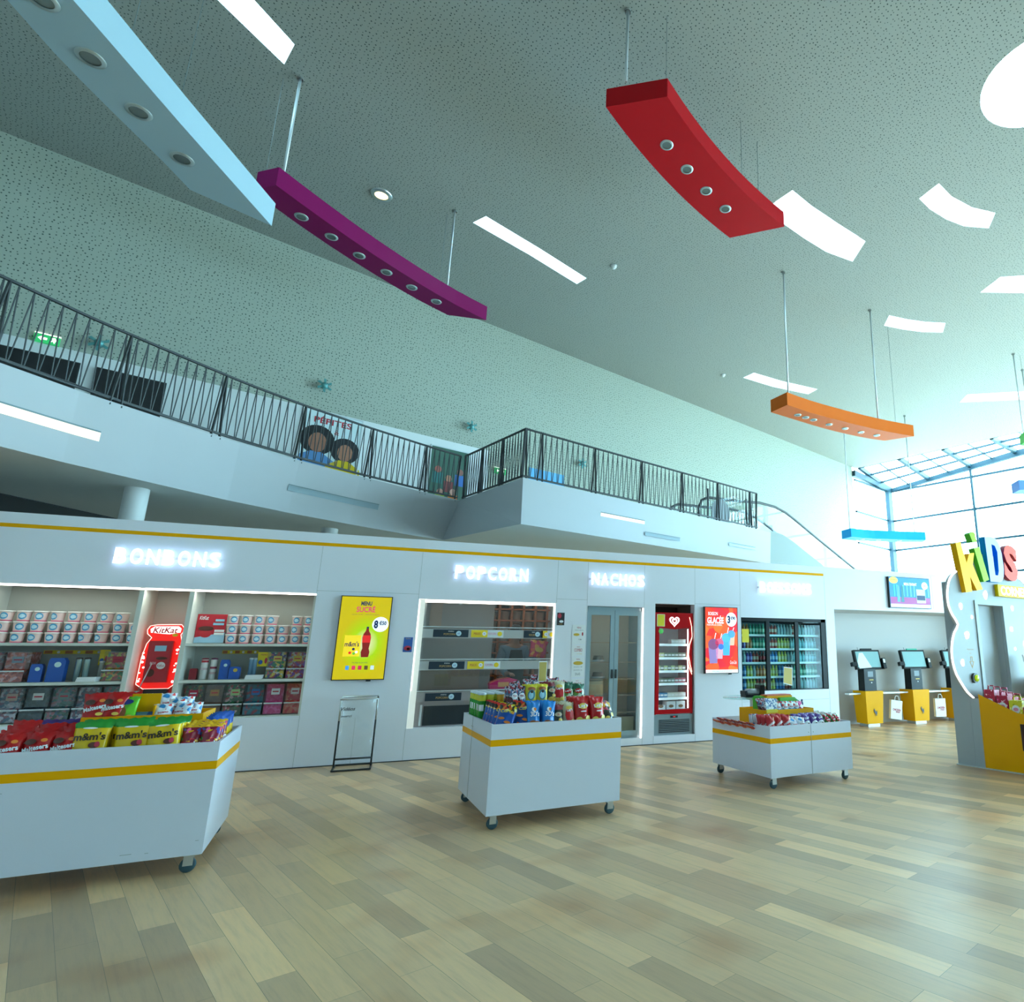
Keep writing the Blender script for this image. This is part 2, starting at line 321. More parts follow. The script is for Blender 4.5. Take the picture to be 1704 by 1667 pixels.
# ---------------------------------------------------------------- railings
def railing(label, path, posts, per=10, z0=4.72, z1=5.7):
    """path: function s->(u,v); posts: parameter of each post"""
    e = empty('balcony_railing', label, 'railing', (0, 0, 0), RA)
    s0, s1 = posts[0], posts[-1]; n = max(2, int((s1-s0)/.25)); ss = [s0+(s1-s0)*i/n for i in range(n+1)]
    P = lambda s, z: Vector((*path(s), z))
    for z, nm, w, t in ((z1, 'top_rail', .035, .03), (z0+.03, 'bottom_rail', .03, .03)):
        mb = MB()
        for a, b in zip(ss, ss[1:]): mb.bar(P(a, z), P(b, z), w, t, M_black)
        mb.build(nm, e)
    for s in posts:
        mb = MB()
        for d in (-.07, .05): mb.bar(P(min(max(s+d, s0), s1), z0-.06), P(s, z1), .045, .014, M_black)
        mb.build('post', e)
    per0 = per
    for a, b in zip(posts, posts[1:]):
        per = max(2, round(per0*(b-a)/1.22)) if per0 > 8 else per0
        g = MB().bar(P(a, z0+.045), P(b, z0+.045), .02, .008, M_black).build('bar_panel', e); st = (b-a)/per
        for i in range(per):
            t = P(a+st*(i+.62), z1-.01)
            for q in ((i+.12), (i+.98)):
                if i == 0 and q < .5: q = .3
                MB().bar(P(a+st*q, z0+.03), t, .011, .011, M_black).build('bar', g)
    return e
railing('long curved black railing of zigzag bars along the upper balcony', lambda s: (s, interp(TOP, s)+.03), [-1.75, -.93, .2, 1.38, 2.62, 3.88, 5.05, 5.88], 10)
railing('short black railing on the side of the jutting balcony box', lambda s: (5.95, s), [10.24, 11.1, 11.95, 12.75], 8)
railing('straight black railing along the front of the jutting balcony box', lambda s: (s, 10.26), [5.97, 6.33, 7.63, 8.95, 10.24, 11.53, 12.83, 13.12], 9)
# ---------------------------------------------------------------- escalator
es = empty('escalator', 'escalator with glass sides and black handrails going down from the upper balcony', 'escalator', (0, 0, 0), RA)
def off(pts, d): return [(a, b+d) for a, b in pts]
cl = [(13.7, 4.86), (14.2, 4.92), (14.8, 4.97), (15.3, 4.95), (15.86, 4.79), (17.59, 4.17), (21.5, 2.8), (27, .75), (28.8, .3)]
bt = [(13.7, 3.9), (15.1, 3.85), (17.4, 2.95), (26, 0), (28.8, 0)]
for v, nm in ((11.02, 'truss_panel'), (12.15, 'truss_panel')):
    MB().prism(cl[::1]+bt[::-1], v, v+.1, mat('escalator_cladding', (.20, .235, .215), .6)).build(nm, es)
hr = [(11.7, 4.95), (11.68, 5.2), (11.8, 5.42), (12.05, 5.55), (13.3, 5.66), (14.3, 5.78), (15.07, 5.78), (15.6, 5.69), (16.1, 5.53), (17.41, 5.06), (19.69, 4.27), (23, 3.1), (27.5, 1.5)]
for v in (11.05, 12.2):
    MB().prism(off(hr, -.03)+[(28, .8), (21.5, 2.85), (17.59, 4.2), (15.86, 4.8), (15.2, 4.95), (11.75, 4.72)][0:6], v+.03, v+.045, glass('soft_glass', (.95, .98, .98), .35)).build('glass_balustrade', es)
    MB().tube([(a, v+.04, b) for a, b in hr], .04, M_black, 8, flat=.7).build('handrail', es)
st = MB()
for i in range(60): st.box(15.2+i*.22, 15.2+i*.22+.22, 11.15, 12.12, 4.55-i*.079-.2, 4.6-i*.079, M_grey)
st.box(11.8, 15.2, 11.15, 12.12, 4.55, 4.73, M_grey); st.build('steps', es)
sg = empty('glass_sign', 'glass gate panel with a large round grey disc at the top of the escalator', 'sign', RW(13.1, 10.9, 4.7), RA)
MB().box(-1.25, .35, 0, .012, .1, 1.0, MC['soft_glass']).build('glass_panel', sg)
MB().prism(circle(-.75, .45, .37, 32), -.012, -.002, mat('round_disc', (.22, .26, .28), .6)).build('disc', sg)
MB().box(-1.27, -1.24, -.02, .03, 0, 1.02, M_black).box(.34, .37, -.02, .03, 0, 1.02, M_black).build('frame', sg)
# ---------------------------------------------------------------- upper level: screens, posters, wall lights
def up(name, label, cat, u, z, v=V1): return empty(name, label, cat, RW(u, v-.002, z), RA)
for u0, u1, lb in ((-2.4, -.33, 'wide black wall screen behind the railing at the far left'), (-.07, .93, 'black wall screen behind the curved railing, right of the exit sign')):
    e = up('wall_screen', lb, 'screen', (u0+u1)/2, 6.05); w = (u1-u0)/2
    MB().box(-w, w, -.06, 0, -.68, .68, mat('screen_black', (.006, .007, .009), .5)).build('panel', e)
    MB().box(-w-.02, w+.02, -.05, 0, -.70, .70, M_black).build('frame', e)
def face(e, cx, cz, r, skin, hair, shirt, afro):
    flat(circle(cx, cz, r*1.55, 22, r*1.5), -.022, mat('printed_hair_%s' % hair, hair, .7), e, 'printed_hair')
    flat(circle(cx+.01, cz-r*.25, r*.8, 20, r), -.024, mat('printed_skin_'+skin, skin, .7), e, 'printed_face')
    flat([(cx-r*1.9, -.72), (cx-r*1.8, cz-r*2), (cx-r*.5, cz-r*1.2), (cx+r*.5, cz-r*1.2), (cx+r*1.8, cz-r*2), (cx+r*1.9, -.72)], -.023, mat('printed_shirt_'+shirt, shirt, .7), e, 'printed_shirt')
po = up('wall_poster', 'large white poster of two laughing people in blue and yellow behind the railing', 'poster', 4.02, 6.15)
MB().box(-.62, .62, -.02, 0, -.72, .78, mat('poster_paper', (.62, .72, .74), .5)).build('sheet', po)
MB().box(-.65, -.62, -.03, 0, -.75, .81, M_alu).box(.62, .65, -.03, 0, -.75, .81, M_alu).box(-.65, .65, -.03, 0, .78, .81, M_alu).build('frame', po)
face(po, -.28, .10, .235, '#9a6650', '#15181c', '#5a8cc0', 1); face(po, .32, -.04, .205, '#a87058', '#1d1c22', '#d8b800', 1)
text('PÉPITES', 0, .60, .8, .18, mat('print_red', '#b01828', .6), po, -.024, bold=.02); text('&', .1, .36, .1, .12, MC['print_red'], po, -.024)
po = up('wall_poster', 'dark green film poster with a crowd of figures at the balcony corner', 'poster', 6.9, 5.95)
MB().box(-.52, .52, -.02, 0, -.72, .8, mat('poster_green', (.03, .10, .07), .5)).build('sheet', po)
MB().box(-.55, -.52, -.03, 0, -.75, .83, M_alu).box(.52, .55, -.03, 0, -.75, .83, M_alu).box(-.55, .55, -.03, 0, .8, .83, M_alu).build('frame', po)
for x, z, a, b in ((-.3, .2, '#a05a50', '#2c6a6a'), (0, .0, '#b07860', '#7a3a3a'), (.3, .22, '#8a5a50', '#3a6ab0'), (.15, -.35, '#c09080', '#d07020'), (-.2, -.4, '#b08070', '#88a020')):
    flat(circle(x, z, .09, 14), -.024, mat('print_'+a[1:], a, .7), po, 'printed_face'); flat(rect(x-.13, x+.13, z-.38, z-.08), -.022, mat('print_'+b[1:], b, .7), po, 'printed_figure')
po = up('wall_poster', 'wide blue poster with a pink round shape behind the straight railing', 'poster', 9.9, 6.05)
MB().box(-.62, .62, -.02, 0, -.6, .72, mat('poster_blue', '#5aa8d8', .5)).build('sheet', po)
flat(circle(.05, -.1, .42, 26), -.022, mat('print_pink', '#d86a90', .6), po, 'printed_circle'); flat(circle(.05, -.1, .3, 26), -.024, mat('print_lilac', '#b8c8e8', .6), po, 'printed_disc')
for u, z, lb in ((3.7, 7.55, 'finned teal wall light above the poster of two people'), (7.36, 7.5, 'finned teal wall light above the balcony corner'), (11.09, 7.26, 'finned teal wall light above the straight railing'), (-.14, 7.2, 'finned teal wall light beside the exit sign')):
    e = up('wall_light', lb, 'light', u, z); e.scale = (.72,)*3; g = mat('teal_metal', (.10, .30, .30), .4, metal=.4)
    MB().lathe([(0, -.1), (.09, -.09), (.1, .05), (.05, .1), (0, .1)], g, 14, Matrix.Translation((0, -.16, 0))).build('lamp_body', e)
    MB().box(-.02, .02, -.16, 0, -.02, .02, g).build('arm', e)
    for a in (20, 80, 140, 200, 260, 320): MB().prism([(0, -.03), (.2, -.07), (.24, 0), (0, .03)], -.2, -.19, g, mx=Matrix.Rotation(R_(a), 4, 'Y')).build('fin', e)
def exit_sign(lb, u, z, v):
    e = up('exit_sign', lb, 'sign', u, z, v); g = mat('exit_green', (.02, .35, .1), emit=.6); w_ = mat('exit_white', (.9, 1, .85), emit=1.3)
    MB().box(-.17, .17, -.05, 0, -.08, .08, g).build('sign_box', e)
    MB().prism([(-.12, 0), (-.06, .05), (-.06, .02), (0, .02), (0, -.02), (-.06, -.02), (-.06, -.05)], -.054, -.051, w_).build('arrow', e)
    MB().prism([(.04, -.05), (.07, 0), (.06, .04), (.1, .055), (.12, .01), (.1, -.06), (.08, -.02)], -.054, -.051, w_).build('running_figure', e)
    MB().box(-.17, .17, -.05, 0, .08, .1, w_).build('lamp_strip', e)
exit_sign('lit green exit sign high on the wall at the far left', -.81, 7.05, V1); exit_sign('small lit green exit sign seen between the bars near the balcony corner', 8.35, 6.45, V1)
# ---------------------------------------------------------------- ceiling fittings
e = empty('ceiling_downlight', 'single lit round downlight in the perforated ceiling', 'light', RW(3.48, 12.43, ZC))
MB().lathe([(.13, -.03), (.20, -.025), (.21, 0)], M_steel, 24).build('ring', e)
MB().lathe([(0, -.012), (.13, -.014)], mat('downlight_bulb', (1, .80, .36), emit=2.6), 20).build('bulb', e)
for u, v, lb in ((8.46, 10.9, 'small round smoke detector on the ceiling near the long skylight'), (15.07, 13.11, 'small round smoke detector on the ceiling farther right')):
    e = empty('smoke_detector', lb, 'detector', RW(u, v, ZC)); MB().lathe([(.0, -.08), (.04, -.075), (.06, -.04), (.07, -.03), (.075, 0)], M_white, 18).build('sensor_head', e); MB().lathe([(.09, -.012), (.09, 0)], M_alu, 18).build('base_plate', e)
# ---------------------------------------------------------------- pendants
def pendant(col, label, near, far, zb, t, lamps, rods, wires, r=.105):
    e = empty('curved_pendant_light', label, 'light', RW(near[0][0], near[0][1], zb), RA, group='curved coloured boxes with spotlights hung from the ceiling')
    o = Vector((near[0][0], near[0][1])); m = mat('%s_lacquer' % col[0], col[1], .5, spec=.12)
    L = lambda p: (p[0]-o.x, p[1]-o.y)
    MB().prism([L(p) for p in near]+[L(p) for p in far[::-1]], 0, t, m, axis='z').build('body', e)
    for u, v in lamps:
        x, y = L((u, v)); mx = Matrix.Translation((x, y, 0))
        s = MB().lathe([(r*.72, -.012), (r, -.012), (r*1.05, -.002)], mat('spot_ring', (.45, .52, .52), .35, metal=.6), 24, mx).build('spotlight', e)
        MB().lathe([(0, -.004), (r*.4, -.006), (r*.74, -.004)], mat('spot_reflector', (.17, .21, .20), .25, metal=.5), 20, mx).build('reflector', s)
    for u, v in rods: x, y = L((u, v)); MB().tube([(x, y, t), (x, y, ZC-zb)], .022, M_alu, 8).lathe([(.05, ZC-zb-.03), (.05, ZC-zb)], M_steel, 12, Matrix.Translation((x, y, 0))).build('suspension_rod', e)
    for u, v in wires: x, y = L((u, v)); MB().tube([(x, y, t), (x, y, ZC-zb)], .005, mat('thin_wire', (.18, .22, .22), .5), 5).build('suspension_wire', e)
    return e
def arc(pts, n=14):
    """smooth polyline through pts (Catmull-Rom)"""
    P = [Vector(p) for p in pts]; P = [2*P[0]-P[1]]+P+[2*P[-1]-P[-2]]; out = []
    k = max(2, n//(len(pts)-1))
    for i in range(1, len(P)-2):
        for j in range(k):
            t = j/k; a, b, c, d = P[i-1], P[i], P[i+1], P[i+2]
            out.append(tuple(.5*((2*b)+(c-a)*t+(2*a-5*b+4*c-d)*t*t+(3*b-a-3*c+d)*t**3)))
    return out+[tuple(P[-2])]
def carc(c, r, a0, a1, n=16): return [(c[0]+r*math.cos(R_(a0+(a1-a0)*i/n)), c[1]+r*math.sin(R_(a0+(a1-a0)*i/n))) for i in range(n+1)]
pendant(('crimson_red', (.50, .006, .012)), 'red curved pendant box with four spotlights hung below the ceiling', carc((8.208, -5.367), 11.155, 106.8, 88.8), carc((8.372, -5.23), 11.957, 109.0, 91.9), 9.18, .32,
        [(5.58, 5.95), (6.16, 6.08), (6.74, 6.19), (7.31, 6.25)], [(4.60, 5.78)], [(5.06, 5.42), (7.9, 5.95), (7.3, 5.85)], .10)
pendant(('magenta_purple', (.21, .005, .085)), 'purple curved pendant box with six spotlights, behind the pale blue one', arc([(1.41, 10.4), (2.16, 10.75), (3.14, 11.16), (4.16, 11.5), (4.95, 11.71), (5.72, 11.84)]), arc([(1.20, 10.76), (1.59, 11.03), (2.48, 11.45), (3.40, 11.80), (4.3, 12.08), (5.03, 12.23)]), 8.57, .33,
        [(1.9, 10.94), (2.42, 11.15), (2.95, 11.37), (3.5, 11.55), (4.05, 11.72), (4.62, 11.88)], [(4.78, 11.80), (1.50, 10.55)], [(4.7, 12.0), (1.3, 10.75)], .10)
pendant(('orange', (.66, .13, .012)), 'orange curved pendant box with seven spotlights near the glazed corner', arc([(11.51, 8.01), (12.32, 7.9), (13.12, 7.72), (13.97, 7.5), (14.93, 7.2), (15.76, 6.87)]), arc([(11.62, 8.58), (12.67, 8.42), (13.55, 8.27), (14.38, 8.06), (15.06, 7.84), (15.54, 7.62)]), 7.18, .32,
        [(12.22, 8.21), (12.5, 8.17), (12.78, 8.12), (13.34, 8.02), (13.89, 7.88), (14.44, 7.73), (14.96, 7.55)], [(11.62, 8.05), (14.79, 7.39)], [(15.3, 7.15)], .085)
pendant(('sky_blue', (.015, .32, .72)), 'bright blue curved pendant box in front of the glazed corner', arc([(20.73, 11.78), (21.5, 11.45), (22.11, 11.06), (22.8, 10.6), (23.4, 10.1)]), arc([(20.93, 12.3), (21.8, 11.95), (22.5, 11.5), (23.2, 10.98), (23.75, 10.4)]), 5.68, .32,
        [(21.5, 11.75), (22.1, 11.4), (22.8, 10.9)], [(20.78, 11.85), (23.11, 10.4)], [], .085)
pendant(('pale_grey_blue', (.36, .50, .58)), 'pale blue-grey curved pendant box with spotlights, largest, at the upper left', arc([(-1.5, 5.6), (-1.0, 6.1), (-.68, 6.44), (-.32, 6.85), (.13, 7.37), (.70, 8.0), (1.19, 8.54)]), arc([(-1.9, 5.9), (-1.4, 6.42), (-1.06, 6.83), (-.78, 7.21), (-.4, 7.64), (.07, 8.14), (.36, 8.48)]), 6.72, .325,
        [(-1.2, 6.2), (-.86, 6.61), (-.55, 7.04), (-.18, 7.49), (.22, 7.95)], [], [(-.35, 7.25), (.1, 7.8)], .105)
pendant(('violet_blue', (.12, .24, .62)), 'violet-blue pendant box whose tip shows at the right edge', [(21.0, 5.9), (21.7, 5.3), (22.3, 4.7)], [(21.4, 6.25), (22.2, 5.65), (22.9, 5.0)], 6.48, .32, [(22, 5.4)], [(21.9, 5.6)], [], .08)
pendant(('leaf_green', (.10, .45, .08)), 'green pendant box beyond the right edge, only its rod in view', [(20.37, 5.40), (20.95, 4.85), (21.4, 4.2)], [(20.66, 5.62), (21.3, 5.1), (21.8, 4.5)], 7.8, .32, [(21, 5.0)], [(20.42, 5.42)], [(20.7, 5.3)], .08)
# ================================================================ SHOP WALL (X along the wall, front face at Y = YW)
TP = .16
notch = [(-7, 0), (7.93, 0), (7.93, 2.32), (12.6, 2.32), (12.6, 0), (14, 0), (14, 3.15), (-7, 3.15)]
holes = [rect(-4.42, -1.02, .66, 2.29), rect(.31, 2.36, .43, 2.26), rect(2.89, 3.88, .12, 2.235), rect(4.10, 4.85, .13, 2.31), rect(5.80, 7.71, .80, 2.11)]
MB().prism(notch, YW, YW+TP, M_wallw, holes=[h[::-1] for h in holes]).build('wall_shop', kind='structure')
rm = MB().box(-7, 14, 12.7, 12.8, 0, 3.15, M_grey)
rm.box(-7, 14, YW+TP, 12.8, 3.10, 3.15, M_white)
rm.box(-4.47, -4.42, YW+TP, 12.7, 0, 3.1, M_white).box(13.95, 14, YW+TP, 12.7, 0, 3.1, M_white)
rm.build('wall_shop_rear', kind='structure')
for x, y in ((1.1, 11.9), (2.6, 11.9)):  # lamps added to light the room behind the popcorn window
    e = empty('added_lamp', 'added strip lamp brightening the room behind the popcorn window, %s' % ('left' if x < 2 else 'right'), 'light', (x, y, 3.1)); MB().box(-.5, .5, -.08, .08, -.06, 0, M_white).build('housing', e); MB().box(-.48, .48, -.06, .06, -.066, -.061, mat('tube_light', (1, .90, .82), emit=16)).build('diffuser', e)
MB().box(-7, 7.71, YW-.004, YW, 2.965, 3.012, M_yel2).build('trim_4', kind='structure')
sm = MB(); gm = mat('panel_joint', (.42, .45, .46), .7)
for x, z0, z1 in ((-1.02, 0, .66), (-1.02, 2.29, 2.96), (.30, 0, .43), (.30, 2.26, 2.96), (2.37, 0, .43), (2.37, 2.26, 2.96), (2.88, 0, 2.96), (3.89, 0, 2.96), (4.09, 0, .13), (4.86, 0, 2.96), (5.79, 0, .8), (5.79, 2.11, 2.96), (7.72, 0, 2.96), (-.35, 0, .6), (-2.4, 0, .66), (10.6, 2.4, 3.1)):
    sm.box(x-.002, x+.002, YW-.0015, YW, z0, z1, gm)
for x0, x1, z in ((-1.02, .30, 2.33), (2.37, 2.88, 2.33), (4.86, 5.79, 2.33), (5.8, 7.7, .62)): sm.box(x0, x1, YW-.0015, YW, z-.002, z+.002, gm)
sm.build('trim_5', kind='structure')
MB().box(-7, 7.93, YW-.012, YW, 0, .012, M_dark).build('baseboard_shop', kind='structure')
# kiosk recess
M_rec = mat('recess_paint', (.60, .595, .59), .6, spec=.2)
rc = MB().box(7.78, 7.93, YW+TP, 11.3, 0, 2.4, M_rec).box(7.93, 12.6, 11.2, 11.3, 0, 2.4, M_rec).box(7.78, 12.7, YW+TP, 11.3, 2.32, 2.4, M_rec).box(12.6, 12.7, YW+TP, 11.3, 0, 2.4, M_rec)
rc.build('wall_recess', kind='structure')
l = bpy.data.lights.new('recess_fill', 'AREA'); l.shape = 'RECTANGLE'; l.size = 4; l.size_y = .08; l.energy = 1; l.color = (.92, .97, 1)  # fill lamp added to brighten the kiosk recess
lo = bpy.data.objects.new('recess_fill', l); lo.location = (10.2, YW+.35, 2.315); COL.objects.link(lo)
# ---------------------------------------------------------------- lit letter signs
for word, x0, x1 in (('BONBONS', -3.3, -2.16), ('POPCORN', .76, 1.90), ('NACHOS', 2.91, 3.89), ('BOISSONS', 6.18, 7.38)):
    e = empty('illuminated_sign', 'glowing white %s lettering on the shop wall' % word, 'sign', ((x0+x1)/2, YW, 2.68), 0, 'back-lit white word signs on the shop wall')
    wd = {'I': .42, 'O': 1.05, 'C': 1.0, 'N': 1.05}; tot = sum(wd.get(c, 1) for c in word); k = (x1-x0)/tot; x = x0
    for c in word:
        w = wd.get(c, 1)*k
        lt = link(text_mesh(c, w*.76, .20, M_ledw, .022, .012), 'letter', e, (x+w/2-(x0+x1)/2, -.052, 0)); link(text_mesh(c, w*.70, .19, M_halo, .004, 0), 'halo_diode', lt, (0, .022, 0)); x += w
    MB().box((x0-x1)/2, (x1-x0)/2, -.027, -.0, -.012, .012, M_white).build('mounting_rail', e)
# ---------------------------------------------------------------- sweet shelving unit (three bays)
M_shelf = mat('cream_shelf', (.66, .66, .60), .5)
M_shback = mat('grey_shelf_back', (.46, .47, .43), .6)
un = empty('display_shelving', 'white built-in sweet shelving with three bays under the BONBONS sign', 'shelf', (-2.72, YW+.01, .66))
def bx(x0, x1, y0, y1, z0, z1, m, name, par, **k):
    b = par.location; return MB().box(x0-b.x, x1-b.x, y0-b.y, y1-b.y, z0-b.z, z1-b.z, m).build(name, par, **k)
YB = 10.72
bx(-4.42, -1.02, YB, YB+.02, .66, 2.29, M_shback, 'back_panel', un)
for x0, x1 in ((-4.42, -4.395), (-2.975, -2.925), (-2.455, -2.405), (-1.045, -1.02)): bx(x0, x1, YW+.01, YB, .66, 2.29, M_shelf, 'side_panel', un)
for x0, x1 in ((-4.395, -2.975), (-2.405, -1.045)):
    for z in (1.60, 1.14): bx(x0, x1, YW+.02, YB, z-.035, z, M_shelf, 'shelf', un)
    bx(x0, x1, YW+.01, YB, .66, .675, M_shelf, 'shelf', un)
bx(-2.925, -2.455, YW+.02, YB, .66, .97, M_shelf, 'plinth', un)
bx(-4.42, -1.02, YW+.01, YW+.03, 2.265, 2.285, M_led, 'led_strip', un); bx(-2.45, -2.43, YW+.012, YW+.016, .98, 2.26, mat('side_led', (.95, .9, .9), emit=.9), 'led_strip', un)
bx(-2.96, -2.94, YW+.012, YW+.016, .98, 2.26, MC['side_led'], 'led_strip', un)
l = bpy.data.lights.new('shelf_led', 'AREA'); l.shape = 'RECTANGLE'; l.size = 3.2; l.size_y = .04; l.energy = 5; l.color = (.9, 1, .85)
lo = bpy.data.objects.new('shelf_led', l); lo.parent = un; lo.location = (0, .03, 1.60); COL.objects.link(lo)
# ---------------------------------------------------------------- screens on the wall
def screen(label, cx, cz, w, h, bgm, depth=.06, y=YW):
    e = empty('wall_screen', label, 'screen', (cx, y, cz)); MB().box(-w/2, w/2, -depth, -.002, -h/2, h/2, mat('screen_case', (.012, .014, .018), .4)).build('casing', e)
    b = .012; flat(rect(-w/2+b, w/2-b, -h/2+b, h/2-b), -depth, bgm, e, 'display', .002); return e, -depth-.003
def em(name, c, s=1.0):
    s *= .56; return mat('lit_'+name, c, .5, emit=s)
def radial(name, c0, c1, cz, s=1.0):
    m, nt, b = nodes(name); tc = nt.nodes.new('ShaderNodeTexCoord'); mp = nt.nodes.new('ShaderNodeMapping'); mp.inputs['Location'].default_value = (-.1, 0, -cz*1.9+.1); mp.inputs['Scale'].default_value = (2.5, 0, 1.9)
    g = nt.nodes.new('ShaderNodeTexGradient'); g.gradient_type = 'SPHERICAL'; nt.links.new(tc.outputs['Object'], mp.inputs[0]); nt.links.new(mp.outputs[0], g.inputs[0])
    c = ramp(nt, g.outputs['Fac'], [(0, c0), (.2, c0), (.6, c1), (.9, '#f4ffc0')], 'LINEAR'); b.inputs['Base Color'].default_value = (0, 0, 0, 1)
    nt.links.new(c, b.inputs['Emission Color']); b.inputs['Emission Strength'].default_value = s; return m
e, y = screen('bright yellow portrait menu screen reading MENU SUCRÉ', -.375, 1.69, .66, 1.16, radial('lit_yellow_green', '#dcd000', '#b8f000', -.03, .60))
navy = em('navy', (.01, .03, .12), .4); mag = em('magenta', (.62, .01, .16), .7); wh = em('white', (.8, .92, 1), 1); rd = em('red', (.75, .02, .02), .8)
text('MENU', 0, .475, .14, .06, navy, e, y, bold=.045); text('SUCRÉ', 0, .40, .24, .095, mag, e, y, bold=.02)
text('1 SACHET SUCRÉ + 1 BOISSON AU CHOIX', 0, .32, .36, .014, navy, e, y)
flat(circle(.205, .185, .105, 30, .105), y, wh, e, 'price_disc'); text('8', .15, .185, .055, .115, navy, e, y-.003, bold=.05); text('€50', .235, .205, .095, .06, navy, e, y-.003, bold=.04)
bp_ = [(-.045, -.27), (-.055, -.2), (-.04, -.15), (-.05, -.08), (-.055, 0), (-.045, .05), (-.02, .09), (-.015, .125), (.015, .125), (.02, .09), (.045, .05), (.055, 0), (.05, -.08), (.04, -.15), (.055, -.2), (.045, -.27)]
flat([(a+.05, b) for a, b in bp_], y, em('cola_brown', (.22, .01, .008), .8), e, 'drink_bottle'); flat(rect(0, .10, -.07, .03), y-.003, rd, e, 'bottle_label'); flat(rect(.035, .065, .125, .15), y-.003, navy, e, 'bottle_cap')
flat(rect(-.225, 0-.02, -.26, .03), y, em('pack_yellow', (.85, .62, .02), .9), e, 'sweet_pack'); text("m&m's", -.125, -.09, .18, .07, navy, e, y-.003, bold=.02)
for x, z, c in ((-.1, -.16, 'navy'), (-.06, -.2, 'white'), (-.14, -.21, 'red'), (-.09, -.22, 'lit_green')): flat(circle(x, z, .018, 12), y-.004, MC.get('lit_'+c) or em('green', (.1, .5, .05), .8), e, 'printed_sweet')
text('VALABLE AUSSI AVEC', 0, -.345, .2, .018, navy, e, y)
for i, c in enumerate(((.05, .3, .8), (.75, .03, .12), (.6, .02, .1), (.1, .06, .02), (.6, .75, .9))): flat(rect(-.15+i*.078-.022, -.15+i*.078+.022, -.44, -.385), y, em('pouch%d' % i, c, .8), e, 'small_pouch')
MB().box(.1, .16, -.05, -.02, -.60, -.58, M_black).build('sensor', e)
e, y = screen('portrait menu screen with frozen drinks reading BOISSON GLACÉE', 5.36, 1.70, .67, 1.16, None or pattern('lit_orange_red', ['#d83a20', '#e0582a', '#d02a2a', '#e86a28', '#c82434'], 7, emit=.75))
text('BOISSON', -.17, .46, .19, .06, wh, e, y, bold=.01); text('GLACÉE', -.12, .355, .33, .14, wh, e, y, bold=.03); text('PARFUMS AU CHOIX', -.14, .26, .3, .03, wh, e, y)
flat(circle(.2, .36, .11, 30, .125), y, wh, e, 'price_disc'); text('3', .15, .36, .06, .14, navy, e, y-.003, bold=.05); text('€90', .235, .385, .10, .065, navy, e, y-.003, bold=.04)
for x, z, w, h, c, c2 in ((-.17, -.18, .10, .30, (.30, .22, .50), (.25, .08, .22)), (-.05, -.14, .08, .25, (.8, .45, .55), (.75, .12, .25)), (.09, -.06, .085, .28, (.08, .45, .9), (.1, .5, .95)), (.20, .04, .07, .18, (.8, .55, .4), (.1, .4, .9))):
    flat([(x-w*.75, z-h*.75), (x+w*.75, z-h*.75), (x+w, z+h*.35), (x-w, z+h*.35)], y, em('slush%.2f' % x, c, .8), e, 'drink_cup'); flat(circle(x, z+h*.35, w*1.05, 20, w*.95), y-.003, em('dome%.2f' % x, c2, .8), e, 'cup_lid')
    flat([(x, z+h*.4), (x+.012, z+h*.4), (x+.06, z+h*1.0), (x+.045, z+h*1.0)], y-.002, wh, e, 'straw')
flat(circle(-.02, -.12, .055, 18, .05), y-.006, em('ball', (.05, .2, .75), .8), e, 'printed_ball'); text('Coca-Cola', .23, -.39, .13, .06, wh, e, y, shear=.2)
flat(rect(-.32, .32, -.57, -.515), y, wh, e, 'bottom_banner'); text('DISPONIBLE SUR NOS BORNES', 0, -.542, .4, .022, navy, e, y-.003)
MB().box(.15, .2, -.05, -.02, -.60, -.58, M_black).build('sensor', e)
e, y = screen('landscape screen with blue cartoon advert above the ordering kiosks', 9.905, 2.71, 1.14, .65, em('ad_blue', (.02, .22, .62), .8))
flat(rect(-.55, .55, -.24, -.10), y, em('ad_purple', (.35, .08, .28), .7), e, 'printed_floor'); flat(rect(-.55, .55, -.31, -.245), y, wh, e, 'bottom_banner')
for i, x in enumerate((-.45, -.38, -.2, -.1, 0, .1, .5)): flat(rect(x, x+.035, -.08, .16), y, em('tower%d' % i, (.03+.02*i, .45, .85), .8), e, 'printed_tower')
for x, c in ((-.33, (.1, .35, .75)), (-.22, (.03, .2, .25))): flat([(x-.04, -.2), (x+.04, -.2), (x+.03, .12), (x, .16), (x-.03, .12)], y-.003, em('shape%.2f' % x, c, .6), e, 'printed_figure')
flat(circle(-.44, .25, .12, 24, .07), y-.002, em('sun', (.75, .85, .1), .9), e, 'yellow_badge'); text('NOUVEAU', -.44, .26, .14, .03, navy, e, y-.005)
flat(circle(.42, .16, .085, 24, .08), y-.002, wh, e, 'price_disc'); text('9€', .42, .16, .08, .06, navy, e, y-.005)
flat(rect(.17, .42, -.21, .08), y-.003, em('ad_pack', (.45, .65, .45), .8), e, 'printed_pack'); flat(rect(.18, .41, -.15, -.05), y-.006, navy, e, 'pack_band'); text('MENU ENFANT', .02, .18, .36, .06, wh, e, y-.003, bold=.02)
text('Offre valable dans la limite des stocks', 0, -.278, .7, .022, navy, e, y-.003)
